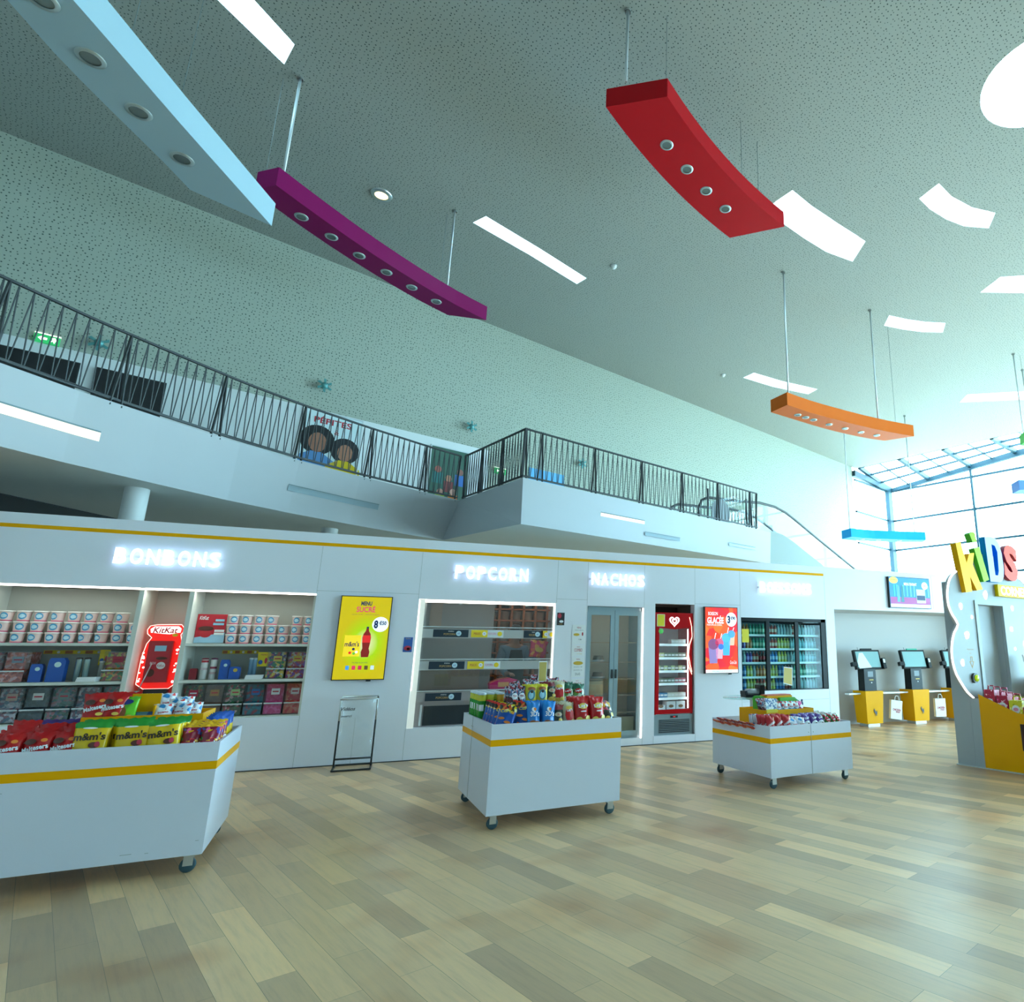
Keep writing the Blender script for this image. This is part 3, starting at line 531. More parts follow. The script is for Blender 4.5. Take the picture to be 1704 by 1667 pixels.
# ---------------------------------------------------------------- small notices
def notice(label, x0, x1, z0, z1, m, lines=(), name='notice_sheet', y=YW, rot=0):
    e = empty(name, label, 'notice', ((x0+x1)/2, y, (z0+z1)/2)); w = (x1-x0)/2; h = (z1-z0)/2
    MB().box(-w, w, -.006, -.001, -h, h, m).build('sheet', e)
    for (b, x, z, ww, hh, mm) in lines:
        if b is None: flat(circle(x, z, ww, 14, hh), -.0065, mm, e, 'printed_picture')
        else: text(b, x, z, ww, hh, mm, e, -.007)
    return e
pr = mat('print_crimson', (.5, .03, .06), .6); pk = mat('print_black', (.02, .02, .03), .6); py = mat('print_mustard', (.7, .45, .05), .6); pw = mat('print_white', (.85, .87, .9), .6); pb = mat('print_blue', (.03, .12, .45), .6)
notice('small blue and red poster left of the popcorn window', .16, .28, 1.49, 1.70, pb, [(None, 0, -.05, .05, .035, pr), (None, .01, -.06, .02, .02, pw), ('FESTIVAL', 0, .085, .07, .016, py)])
notice('small dark poster right of the popcorn window', 2.39, 2.51, 1.91, 2.11, pk, [(None, -.02, .05, .03, .04, pr), (None, .01, -.04, .035, .02, pw), ('CAFÉ', 0, -.08, .06, .018, py)])
notice('topmost white nachos menu sheet beside the glass cabinet', 2.65, 2.87, 1.61, 1.92, M_paper, [('MENU', 0, .11, .07, .03, pr), ('NACHOS + BOISSON', 0, .07, .14, .012, pk), (None, -.04, 0, .05, .022, py), (None, .06, .01, .012, .03, pr), ('7,90', .02, -.08, .05, .025, pk)])
notice('second white nachos menu sheet from the top', 2.65, 2.87, 1.42, 1.60, M_paper, [('MAXI', 0, .06, .05, .015, pr), ('COMBO', 0, .01, .13, .05, pr), ('fromage', .02, -.05, .08, .016, py)])
notice('third and tallest white nachos menu sheet', 2.66, 2.87, 1.10, 1.41, M_paper, [('MENU', 0, .12, .06, .02, pr), (None, 0, .06, .08, .03, py), ('SAUCE 1,00', 0, 0, .14, .014, pk), ('JALAPENOS 1,00', 0, -.05, .14, .014, pk), ('DUO', 0, -.11, .08, .035, pk)])
notice('lowest white nachos menu sheet, above the chip display', 2.66, 2.87, .89, 1.07, M_paper, [('MAXI', 0, .06, .05, .015, pr), ('COMBO', 0, .01, .13, .05, pr), ('fromage', .02, -.05, .08, .016, py)])
# ---------------------------------------------------------------- popcorn window
pc = empty('popcorn_cabinet', 'lit glass popcorn serving cabinet set into the shop wall', 'cabinet', (1.335, YW+.01, .43))
def bp2(x0, x1, y0, y1, z0, z1, m, name, **k): return bx(x0, x1, y0, y1, z0, z1, m, name, pc, **k)
M_lg = mat('cabinet_grey', (.34, .31, .31), .45); M_wd = mat('beige_laminate', (.42, .31, .26), .5)
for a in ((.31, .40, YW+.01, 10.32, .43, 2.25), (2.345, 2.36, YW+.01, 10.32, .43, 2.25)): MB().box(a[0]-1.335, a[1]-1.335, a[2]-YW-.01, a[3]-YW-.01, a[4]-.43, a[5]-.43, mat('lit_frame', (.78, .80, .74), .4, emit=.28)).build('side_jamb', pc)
bp2(.31, 2.36, YW+.012, YW+.03, 2.215, 2.25, M_led, 'led_strip'); bp2(.318, .328, YW+.004, YW+.012, .95, 2.24, mat('edge_led', (1, .95, .9), emit=2.2), 'led_strip'); bp2(2.335, 2.35, YW+.004, YW+.012, .95, 2.24, MC['edge_led'], 'led_strip')
bp2(.40, 1.52, 11.0, 11.03, .9, 2.4, M_lg, 'sliding_door'); bp2(.40, .43, 10.32, 11.0, .9, 2.4, M_lg, 'side_panel')
bp2(.40, 1.35, 10.99, 11.0, .92, 1.30, M_wd, 'inner_panel'); bp2(.52, .70, 10.985, 10.995, 1.86, 2.3, M_wd, 'inner_panel')
for z in (1.86, 1.385, .935): bp2(.40, 2.345, YW+.03, 10.62, z-.012, z, M_plas, 'glass_shelf'); bp2(.40, 2.345, YW+.025, YW+.033, z-.008, z+.006, M_alu, 'shelf_edge')
for z in (1.70, 1.235, .79): bp2(.40, 2.345, YW+.03, YW+.034, z-.005, z+.125, glass('strip_holder', (.75, .82, .84), 1, .1, cloud=.45) if z > 1 else M_lg, 'price_strip')
bp2(.31, 2.36, YW+.14, YW+.16, .43, .79, M_lg, 'lower_panel'); bp2(.52, 2.3, YW+.125, YW+.139, .45, .72, mat('dark_glass', (.02, .03, .035), .08), 'lower_glass')
bp2(.47, .50, YW+.11, YW+.139, .45, .74, M_alu, 'rail')
for x in (.9, 1.9): bp2(x-.02, x+.02, YW+.02, YW+.04, 2.195, 2.215, M_steel, 'bracket')
bp2(.40, 2.345, YW+.035, YW+.04, .92, 2.21, M_glass, 'front_pane')
def tagcard(x, z, w, kind, lab):
    e = empty('price_card', lab, 'price tag', (x, YW+.028, z)); h = .055
    if kind == 'dark':
        MB().box(-w/2, w/2, -.003, 0, -h, h, mat('card_navy', (.01, .025, .045), .4)).build('card', e); text('POPCORN', -.02, -.012, w*.33, .03, mat('card_gold', (.55, .35, .12), .5), e, -.005, bold=.01); text('menu', .0, .03, w*.15, .015, pw, e, -.005)
        flat(circle(w*.22, .0, .038, 22), -.004, mat('card_pale', (.55, .75, .85), .5), e, 'price_disc'); text('6€', w*.22, 0, .035, .026, pb, e, -.007)
    else:
        MB().box(-w/2, 0, -.003, 0, -h, h, mat('card_yellow', (.85, .62, .02), .5)).box(0, w/2, -.003, 0, -h, h, mat('card_white', (.7, .74, .78), .5)).build('card', e)
        text('MAXI', -w*.32, 0, w*.2, .04, py if 0 else pr, e, -.005); flat(circle(-w*.1, 0, .03, 18), -.004, pw, e, 'price_disc'); text('7€', -w*.1, 0, .03, .03, pb, e, -.007)
        text('POPCORN', w*.15, 0, w*.24, .035, mat('card_pink', (.7, .2, .35), .5), e, -.005); flat(circle(w*.38, 0, .035, 18), -.004, MC['card_yellow'], e, 'yellow_disc')
tagcard(.80, 1.763, .50, 'dark', 'dark navy price card on the left of the upper popcorn shelf'); tagcard(1.33, 1.763, .48, 'yellow', 'yellow and white price card in the middle of the upper popcorn shelf')
tagcard(2.03, 1.763, .30, 'dark', 'short navy price card towards the right of the upper popcorn shelf'); tagcard(2.25, 1.763, .18, 'yellow', 'white and yellow price card at the right end of the upper popcorn shelf')
tagcard(.78, 1.298, .50, 'dark', 'dark navy price card on the left of the middle popcorn shelf'); tagcard(1.31, 1.298, .48, 'yellow', 'yellow and white price card on the middle popcorn shelf'); tagcard(.77, .85, .50, 'dark', 'dark navy price card on the lowest popcorn shelf')
# pack lying on the lowest shelf
pp = empty('pink_packet', 'shiny pink packet lying on the lowest popcorn shelf', 'packet', (1.63, 10.38, .938)); mp_ = mat('hot_pink_foil', (.75, .02, .14), .25)
MB().prism([(-.2, 0), (.2, 0), (.21, .13), (.1, .16), (-.05, .14), (-.21, .08)], -.1, .1, mp_).build('packet_body', pp); flat(rect(-.08, .08, .03, .1), -.101, mat('print_orange', (.85, .3, .1), .4), pp, 'printed_label'); MB().prism([(-.2, .08), (-.05, .145), (.1, .165), (.08, .17), (-.06, .155), (-.2, .1)], -.1, .1, mat('packet_edge_red', (.8, .1, .08), .3)).build('crimped_edge', pp)
# rear shelf rack with white tubs
lr = empty('storage_rack', 'orange-brown grid rack full of white tubs behind the popcorn window', 'rack', (2.2, 12.4, .0)); M_or = mat('rack_wood', (.30, .105, .04), .5)
g = MB()
for i in range(6): x = -.62+i*.225; g.box(x-.02, x+.02, -.05, .25, .1, 2.46, M_or)
for z in (.45, .75, 1.06, 1.47, 1.67, 1.87, 2.07, 2.28, 2.46): g.box(-.62, .56, -.05, .25, z-.015, z+.015, M_or)
g.build('grid', lr); MB().box(-.64, .58, .25, .27, .1, 2.46, M_grey).build('back_panel', lr)
tubm = MB().lathe([(0, 0), (.075, 0), (.088, .15), (.092, .15), (.092, .165), (0, .165)], mat('cream_tub', (.70, .64, .56), .5), 16).mesh('storage_tub')
lv = [.465, .765, 1.075, 1.485, 1.685, 1.885, 2.085, 2.295]
for r, z in enumerate(lv[:-1]):
    for c in range(5): link(tubm, 'storage_tub', None, (2.2-.62+.1125+c*.225, 12.5, z), sc=(1, 1, 1), label='cream tub in the %s row up of the storage rack, %s from the left' % (ORD[r], ORD[c]), cat='tub', group='tubs in the storage rack')
# ---------------------------------------------------------------- nachos glass cabinet
nc = empty('glass_door_cabinet', 'tall blue-grey two-door glass cabinet under the NACHOS sign', 'cabinet', (3.385, YW+.02, .12))
def N(x0, x1, y0, y1, z0, z1, m, name): return bx(x0, x1, y0, y1, z0, z1, m, name, nc)
N(2.895, 3.88, 10.85, 10.88, .12, 2.23, mat('cabinet_back', (.52, .47, .40), .5), 'back_panel'); N(2.895, 2.92, YW+.06, 10.85, .12, 2.23, M_bluef, 'side_panel'); N(3.855, 3.88, YW+.06, 10.85, .12, 2.23, M_bluef, 'side_panel'); N(2.895, 3.88, YW+.06, 10.85, 2.17, 2.23, M_bluef, 'top_panel')
N(2.92, 3.855, YW+.06, 10.85, .12, .20, M_bluef, 'base')
M_warmlit = mat('warm_lit_shelf', (.50, .36, .26), .35)  # warm cabinet glow put into the shelf edge colour
for z in (1.65, 1.33, 1.06, .80, .53): N(2.92, 3.855, YW+.10, 10.8, z-.012, z, M_plas, 'shelf'); N(2.92, 3.855, YW+.095, YW+.10, z-.015, z, M_warmlit, 'shelf_edge')
N(2.95, 3.84, YW+.12, YW+.16, 2.15, 2.165, mat('cabinet_fill', (1, .85, .70), emit=4), 'lamp_fill_tube'); N(3.41, 3.43, YW+.07, YW+.10, .5, 2.05, mat('copper_led', (1, .72, .5), emit=1.8), 'led_strip'); N(3.862, 3.878, YW-.008, YW+.02, .12, 2.22, mat('door_led', (1, .92, .84), emit=3), 'led_strip')  # top tube added to brighten the cabinet shelves
for x0, x1, hx in ((2.90, 3.375, 3.345), (3.38, 3.855, 3.41)):
    d = bx(x0, x0+.07, YW+.02, YW+.06, .16, 2.17, M_bluef, 'door', nc); B = Vector((3.385, YW+.02, .12))
    f = MB()
    for a in ((x1-.07, x1, .16, 2.17), (x0+.07, x1-.07, .16, .24), (x0+.07, x1-.07, 2.09, 2.17)): f.box(a[0]-B.x, a[1]-B.x, 0, .04, a[2]-B.z, a[3]-B.z, M_bluef)
    f.build('door_frame', d); MB().box(x0+.07-B.x, x1-.07-B.x, .018, .024, .12, 1.97, M_glass).build('pane', d)
    MB().box(hx-.012-B.x, hx+.012-B.x, -.03, 0, .95, 1.09, M_black).build('handle', d)
for i, (x, z, w, h, c) in enumerate(((3.2, 1.33, .16, .10, (.16, .14, .12)), (3.2, 1.06, .16, .10, (.18, .14, .12)), (3.12, .80, .28, .22, (.72, .55, .36)), (3.1, .53, .26, .2, (.70, .60, .44)), (3.66, .2, .3, .24, (.66, .58, .42)))):
    e = empty('catering_tray' if i < 2 else 'carton', ['dark round snack tray on the second shelf of the glass cabinet', 'dark round snack tray on the middle shelf of the glass cabinet', 'tan carton on the fourth shelf of the glass cabinet', 'pale carton on the lowest shelf of the glass cabinet', 'cream carton at the foot of the glass cabinet'][i], 'tray' if i < 2 else 'box', (x, 10.5, z+.001)); m = mat('carton%d' % i, c, .6)
    if i < 2: MB().lathe([(0, 0), (w*.6, 0), (w*.62, .02), (w*.5, h), (0, h)], m, 20).build('dome', e); MB().lathe([(w*.62, .0), (w*.72, .02), (w*.7, .03), (w*.62, .02)], M_steel, 20).build('rim', e)
    else: MB().box(-w/2, w/2, -.12, .12, 0, h, m).build('box_body', e); MB().box(-w/2-.003, w/2+.003, -.123, .123, h-.05, h, mat('carton_lid', (.6, .5, .36), .6)).build('lid', e)
# ---------------------------------------------------------------- red ice cream fridge
M_fred = mat('fridge_red', (.52, .004, .008), .35, spec=.15); M_fin = mat('fridge_inner', (.72, .82, .86), .4)
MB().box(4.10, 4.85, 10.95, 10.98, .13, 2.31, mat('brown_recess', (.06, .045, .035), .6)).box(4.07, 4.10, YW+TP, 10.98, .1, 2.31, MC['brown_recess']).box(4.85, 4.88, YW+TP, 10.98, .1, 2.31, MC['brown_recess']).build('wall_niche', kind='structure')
MB().box(4.07, 4.88, YW+TP, 10.98, .08, .13, M_white).build('trim_6', kind='structure')
fg = empty('display_fridge', 'tall red upright ice cream freezer with a heart sign', 'fridge', (4.475, YW+.03, .13))
def G(x0, x1, y0, y1, z0, z1, m, name, par=None): b = fg.location; return MB().box(x0-b.x, x1-b.x, y0-b.y, y1-b.y, z0-b.z, z1-b.z, m).build(name, par or fg)
G(4.115, 4.15, YW+.06, 10.8, .46, 2.16, M_fred, 'side_panel'); G(4.80, 4.835, YW+.06, 10.8, .46, 2.16, M_fred, 'side_panel'); G(4.115, 4.835, 10.78, 10.8, .46, 2.16, M_fin, 'back_panel')
hd = G(4.115, 4.835, YW+.03, 10.8, 1.93, 2.16, M_fred, 'header')
dr = MB().prism([(a-4.475, b-.13) for a, b in rect(4.13, 4.82, .47, 1.93)], 0, .03, M_fred, holes=[[(a-4.475, b-.13) for a, b in [(4.19, .54), (4.19, 1.90), (4.5, 1.875), (4.76, 1.91), (4.76, .54)]]]).build('door', fg)
MB().box(-.285, .285, .012, .018, .41, 1.78, M_glass).build('pane', dr)
G(4.15, 4.80, YW+.07, 10.78, .46, .53, M_fin, 'floor_panel'); G(4.752, 4.765, YW+.07, YW+.09, .55, 1.88, mat('fridge_tube', (.75, .95, 1), emit=5), 'lamp_fill_tube'); G(4.155, 4.165, YW+.07, YW+.09, .55, 1.88, MC['fridge_tube'], 'lamp_fill_tube')
def heart(s, n=28):
    o = []
    for i in range(n):
        t = 2*math.pi*i/n; o.append((s*.0625*16*math.sin(t)**3, s*.0625*(13*math.cos(t)-5*math.cos(2*t)-2*math.cos(3*t)-math.cos(4*t))))
    return o
wl = mat('lit_heart', (.95, .97, 1), emit=1.6)
flat([(a, b+1.885) for a, b in heart(.098)], -.001, wl, hd, 'heart_logo'); flat([(a, b+1.885) for a, b in heart(.074)], -.004, M_fred, hd, 'heart_ring'); flat([(a, b+1.885) for a, b in heart(.052)], -.007, wl, hd, 'heart_ring'); flat([(a, b+1.885) for a, b in heart(.028)], -.010, M_fred, hd, 'heart_ring')
for sgn, pts in ((1, [(.29, 1.96), (.33, 1.80), (.34, 1.62), (.30, 1.52), (.25, 1.40), (.24, 1.25), (.28, 1.10), (.335, .98)]), (1, [(.335, 1.60), (.29, 1.48), (.27, 1.32), (.30, 1.15), (.335, 1.02)])):
    MB().tube([(a, -.006, b) for a, b in pts], .006, mat('lit_curve', (1, .62, .45), emit=2), 6).build('lit_curve', fg)
gr = G(4.115, 4.835, YW+.04, 10.8, .13, .46, mat('grille_grey', (.24, .30, .33), .4), 'base_grille')
for i in range(8): MB().box(-.27, .29, .0, .012, .045+i*.027, .058+i*.027, M_black).build('louvre', gr)
MB().box(-.06, .07, -.002, .012, .275, .31, M_black).build('thermostat', gr); flat(rect(-.015, .025, .285, .3), -.003, rd, gr, 'red_digits')
flat([(a, b) for a, b in rect(-.335, -.185, 1.79, 2.0)], -.008, mat('sheet_edge', (.85, .75, .55), .5), fg, 'price_sheet'); flat(rect(-.322, -.198, 1.80, 1.99), -.011, mat('sheet_yellow', (.8, .66, .02), .5), fg, 'price_sheet')
flat(circle(-.255, 1.71, .045, 10), -.003, mat('sticker_green', (.15, .7, .15), .4), dr, 'sticker')
icm = []
for i, c in enumerate(((.55, .62, .28), (.16, .20, .14), (.7, .72, .68), (.05, .25, .5), (.4, .06, .10), (.62, .50, .25))):
    icm.append(MB().box(-.035, .035, -.08, .08, 0, .085, mat('ice_pack%d' % i, c, .4)).box(-.028, .028, -.082, -.08, .03, .06, M_paper).mesh('ice_cream_pack'))
shz = [1.62, 1.39, 1.17, .96, .72]; kk = 0
for r, z in enumerate(shz):
    G(4.155, 4.795, YW+.12, 10.75, z-.02, z, M_fin, 'shelf'); G(4.155, 4.795, YW+.115, YW+.12, z-.03, z+.01, mat('shelf_rail', (.75, .88, .95), .3, emit=.25), 'shelf_rail')
    for c in range(8):
        if r == 0 and c < 4: continue
        k = {0: 2, 1: 0 if c < 2 else 1, 2: (0, 1)[c % 2], 3: 1 if c < 5 else 4, 4: 3 if c < 3 else 2}[r]
        link(icm[k], 'ice_cream_pack', None, (4.235+c*.069, 10.42, z+.002), label='small ice cream pack on the %s shelf of the red freezer, %s from the left' % (ORD[r], ORD[c if r else c-4]), cat='ice cream', group='packs in the red freezer')
for i, x in enumerate((4.28, 4.47, 4.65)):
    e = empty('ice_cream_box', '%s white box on the floor of the red freezer' % ['left', 'middle', 'right'][i], 'box', (x, 10.42, .535)); MB().box(-.08, .08, -.1, .1, 0, .13 if i else .07, M_paper).build('box_body', e); flat(circle(0, .05, .045, 16, .025), -.1, mat('print_brown', (.25, .13, .06), .5), e, 'printed_picture')
# ---------------------------------------------------------------- drinks cooler
ck = empty('drinks_cooler', 'wide black-framed drinks cooler with three sliding glass doors', 'cooler', (6.755, YW+.01, .80))
def K(x0, x1, y0, y1, z0, z1, m, name): return bx(x0, x1, y0, y1, z0, z1, m, name, ck)
M_cin = mat('cooler_inner', (.10, .20, .22), .4); M_blk = mat('black_gloss', (.010, .014, .016), .35, spec=.2)
K(5.80, 7.71, 10.85, 10.88, .80, 2.11, M_cin, 'back_panel'); K(5.80, 7.71, YW+.01, 10.88, 2.05, 2.11, M_blk, 'top_frame'); K(5.80, 7.71, YW+.01, YW+.09, .80, .815, M_blk, 'bottom_frame'); K(7.60, 7.71, YW+.01, 10.88, .80, 2.11, M_blk, 'side_frame'); K(5.80, 5.815, YW+.01, 10.88, .80, 2.11, M_blk, 'side_frame')
for x in (6.34, 6.99): K(x, x+.075, YW+.01, YW+.06, .80, 2.06, M_blk, 'door_stile')
for a, b in ((5.815, 6.34), (6.415, 6.99), (7.065, 7.60)): K(a, b, YW+.03, YW+.036, .815, 2.05, glass('cooler_pane', (.80, .93, .94), .3), 'pane')
cz = [1.80, 1.545, 1.295, 1.04, .815]
for z in cz[:-1]: K(5.82, 7.60, YW+.12, 10.84, z-.018, z, mat('wire_shelf', (.62, .74, .76), .35), 'shelf'); K(5.82, 7.60, YW+.11, YW+.12, z-.025, z+.012, mat('label_rail', (.60, .74, .76), .3, emit=.10), 'shelf_rail')
K(5.82, 7.60, YW+.12, 10.84, .80, .815, M_cin, 'shelf')
for x in (6.392, 7.043):  # hidden tubes added behind the stiles to make the bottles glow
    K(x, x+.012, YW+.075, YW+.10, .85, 2.02, mat('cooler_fill', (.6, 1, 1), emit=2.4), 'lamp_fill_tube')
flat(rect(-.935, -.79, .86, 1.10), -.002, mat('sheet_yellow', 0), ck, 'price_sheet')
flat([(-.075, .12), (.12, .075), (.135, .40), (-.055, .42)], -.004, M_paper, ck, 'taped_notice'); flat([(-.065, .135), (.11, .09), (.122, .385), (-.048, .405)], -.007, mat('notice_ochre', (.6, .45, .12), .5), ck, 'taped_notice')
def bottle(name, body, cap, lab, h=.20, r=.03, gl=.1):
    m = mat('drink_'+name, body, gl, spec=.6); c = mat('cap_'+name, cap, .4); l = mat('wrap_'+name, lab, .5)
    return MB().lathe([(0, 0), (r*.85, 0), (r, .01), (r, h*.28), (r, h*.58), (r*.95, h*.66), (r*.42, h*.86), (r*.4, h*.9), (r*.45, h*.9), (r*.45, h), (0, h)], m, 10, mats=[m, m, m, l, m, m, m, c, c, c]).mesh('drink_bottle')
BT = dict(water=bottle('water', (.22, .50, .55), (.05, .45, .45), (.25, .60, .68)), green=bottle('green', (.06, .33, .22), (.04, .45, .2), (.3, .6, .45)), cola=bottle('cola', (.03, .012, .012), (.35, .02, .02), (.30, .02, .03)),
  purple=bottle('purple', (.14, .08, .35), (.6, .6, .7), (.3, .25, .6)), orange=bottle('orange', (.6, .25, .08), (.5, .3, .1), (.7, .35, .2)), yellow=bottle('yellow', (.55, .55, .12), (.75, .75, .1), (.6, .6, .3)), red=bottle('red', (.45, .08, .07), (.6, .5, .4), (.6, .45, .35)), blue=bottle('blue', (.05, .2, .5), (.1, .3, .7), (.3, .5, .7)), clear=bottle('clear', (.35, .52, .54), (.4, .6, .6), (.3, .45, .5)))
rows = [['cola']*0+['orange']*3+['green']*5+['clear']*0+['red']*4+['clear']*5+['red']*2+['clear']*6, ['purple']*2+['orange']*2+['green']*4+['red']*4+['yellow']*4+['water']*9, ['clear']*2+['purple']*2+['red']*2+['cola']*3+['blue']*3+['yellow']*3+['clear']*2+['water']*8, ['blue']*2+['yellow']*2+['clear']*1+['orange']*3+['yellow']*4+['blue']*2+['red']*2+['clear']*1+['green']*8, ['blue']*2+['yellow']*3+['red']*3+['yellow']*3+['blue']*3+['red']*2+['clear']*9]
for r, (row, z) in enumerate(zip(rows, cz)):
    n = len(row)
    for i, k in enumerate(row):
        x = 5.85+(7.58-5.85)*(i+.3)/n
        link(BT[k], 'drink_bottle', None, (x, 10.34, z+.001), label='%s drink bottle, %s from left on the %s shelf of the drinks cooler' % ({'water': 'teal water', 'clear': 'clear', 'cola': 'dark brown'}.get(k, k), ORD[i], ORD[r]), cat='bottle', group='bottles in the drinks cooler')
# ---------------------------------------------------------------- bag stand
bs = empty('sample_bag_stand', 'thin black metal stand holding a clear plastic rubbish bag against the wall', 'stand', (-.31, 9.9, 0), R_(-1))
f = MB()
for y in (-.25, .22): f.bar((-.22, y, .012), (.22, y, .012), .03, .02, M_black)
for x in (-.22, .22): f.bar((x, -.25, .012), (x, .22, .012), .02, .02, M_black); f.tube([(x, -.02, .01), (x, -.02, .9)], .011, M_black, 8)
f.tube([(-.22, -.02, .12), (.22, -.02, .12)], .012, M_black, 8); f.build('base_frame', bs)
hp = MB()
hp.tube([(-.22, -.12, .88), (.22, -.12, .88), (.22, .1, .90), (-.22, .1, .90), (-.22, -.12, .88)], .012, M_steel, 8); hp.tube([(-.22, -.02, .6), (-.22, -.05, .88)], .011, M_steel, 8); hp.tube([(.22, -.02, .6), (.22, -.05, .88)], .011, M_steel, 8); hp.build('hoop', bs)
vs = []; nx, nz = 16, 20
for j in range(nz+1):
    for i in range(2*nx):
        a = 2*math.pi*i/(2*nx); z = .14+.77*j/nz; w = .215*(1-.12*math.sin(math.pi*j/nz)); d = .12*(j/nz)**.5*(.6+.4*j/nz)+.01
        ca = max(-1, min(1, 1.35*math.cos(a))); vs.append((ca*w, math.sin(a)*d+.010*math.sin(i*.8+j*.5)+.008*math.sin(j*.9-i*.6), z))
fs = [(j*2*nx+i, j*2*nx+(i+1) % (2*nx), (j+1)*2*nx+(i+1) % (2*nx), (j+1)*2*nx+i) for j in range(nz) for i in range(2*nx)]
MB().add(vs, fs, M_film, smooth=True).build('plastic_bag', bs)
text('Vidéos', -.12, .76, .17, .045, pk, bs, -.17, bold=.02, shear=.3, name='marker_writing'); text('merci', -.13, .67, .13, .03, pk, bs, -.165, bold=.02, shear=.3, name='marker_writing')
# ---------------------------------------------------------------- ordering kiosks
def kiosk(i, x):
    e = empty('ordering_kiosk', ['left ordering kiosk on a yellow base, paper sheet taped to its screen', 'middle ordering kiosk on a yellow base, screen clear', 'right ordering kiosk on a yellow base, half hidden by the kids corner'][i], 'kiosk', (x, 10.78, 0), R_(0), 'ordering kiosks')
    MB().box(-.15, .15, -.13, .13, 0, .06, M_alu).build('plinth', e)
    b = MB().add([(-.20, -.17, .06), (.20, -.17, .06), (.20, .17, .06), (-.20, .17, .06), (-.235, -.20, .70), (.235, -.20, .70), (.235, .20, .70), (-.235, .20, .70)], [(0, 1, 5, 4), (1, 2, 6, 5), (2, 3, 7, 6), (3, 0, 4, 7), (4, 5, 6, 7), (3, 2, 1, 0)], M_yel).build('yellow_base', e)
    flat([(-.02, .27), (.01, .25), (.03, .21), (.045, .27), (.04, .32), (.02, .29), (.0, .31), (-.02, .36), (-.03, .33), (-.045, .33), (-.03, .30)], -.192, M_black, b, 'rooster_emblem'); flat(rect(.0, .008, .2, .25), -.192, M_black, b, 'rooster_emblem')
    p = MB().box(-.155, .155, -.10, .10, .70, 1.14, M_blk).build('pedestal', e); flat(rect(-.06, .08, .98, 1.09), -.101, mat('slot_dark', (.05, .07, .08), .3), p, 'receipt_slot'); flat(rect(-.03, .08, .91, .93), -.101, mat('print_gold', (.6, .4, .05), .5), p, 'printed_text'); flat(circle(.03, .865, .012, 12), -.101, M_alu, p, 'lock')
    h = link(None, 'head', e, (0, -.06, 1.33), rot=(R_(-14), 0, 0)) if 0 else None
    mx = Matrix.Translation((0, -.05, 1.33)) @ Matrix.Rotation(R_(-13), 4, 'X')
    s = MB().box(-.34, .34, -.02, .05, -.20, .20, M_blk, mx).build('screen_head', e)
    MB().box(-.305, .305, -.024, -.021, -.165, .165, mat('kiosk_display', (.20, .40, .42), .15, emit=.25), mx).build('display', s)
    MB().box(-.12, .17, .0, .04, .20, .235, M_blk if i != 1 else mat('green_lamp', (.03, .35, .25), emit=.35), mx).build('status_lamp', s)
    MB().tube([(-.2, 0, .2), (-.21, .0, .26)], .004, M_black, 6, mx=mx).build('aerial', s)
    MB().box(-.46, -.33, -.06, .02, -.14, -.06, M_blk, mx).build('scanner_arm', s)
    t = MB().box(.34, .42, -.07, .02, -.2, .02, M_blk, mx).build('card_reader', s); MB().box(.355, .405, -.074, -.07, -.08, .0, M_paper, mx).build('keypad', t)
    if i == 0: MB().prism([(-.30, -.05), (-.22, .13), (-.12, .14), (.05, -.17), (-.28, -.19)], -.03, -.027, M_paper, mx=mx).build('taped_sheet', s)
for i, x in enumerate((9.16, 10.44, 11.66)): kiosk(i, x)
for i, (x0, x1) in enumerate(((8.62, 8.92), (9.40, 10.20), (10.68, 11.42), (11.9, 12.3))):
    MB().box(x0-.0, x1, 10.72, 10.86, .63, .66, mat('white_gloss', (.85, .87, .88), .15)).build('counter_ledge', None, label='white glossy ledge %s' % ['left of the left kiosk', 'between the left and middle kiosks', 'between the middle and right kiosks', 'right of the right kiosk'][i], cat='ledge', group='white ledges between the kiosks')
for i, (x, rz) in enumerate(((9.82, 8), (11.08, 1))):
    e = empty('paper_bag', ['tilted white carrier bag with red print hanging left of the middle kiosk', 'white carrier bag with red print hanging right of the middle kiosk'][i], 'bag', (x, 10.72, .30), 0, 'carrier bags hanging under the ledge', rot=(0, R_(rz), 0)); h = .19
    MB().add([(-.15, -.03, -h), (.15, -.03, -h), (.15, .03, -h), (-.15, .03, -h), (-.15, -.03, h), (.15, -.03, h), (.15, .03, h), (-.15, .03, h), (-.14, 0, -h+.06), (.14, 0, -h+.06)], [(0, 1, 5, 4), (1, 2, 9), (2, 6, 9), (6, 5, 9), (5, 1, 9), (2, 3, 7, 6), (3, 0, 8), (0, 4, 8), (4, 7, 8), (7, 3, 8), (0, 3, 2, 1), (4, 5, 6, 7)], M_paper).build('bag_body', e)
    MB().tube([(-.06, -.028, h-.02), (-.055, -.028, h+.05), (-.03, -.02, h+.09), (.03, -.02, h+.09), (.055, -.028, h+.05), (.06, -.028, h-.02)], .008, M_paper, 6).build('handle', e)
    text('CHICKEN', .0, .0, .22, .045, pr, e, -.033, bold=.04); text('STREET', .04, -.045, .13, .03, pr, e, -.033, bold=.04)
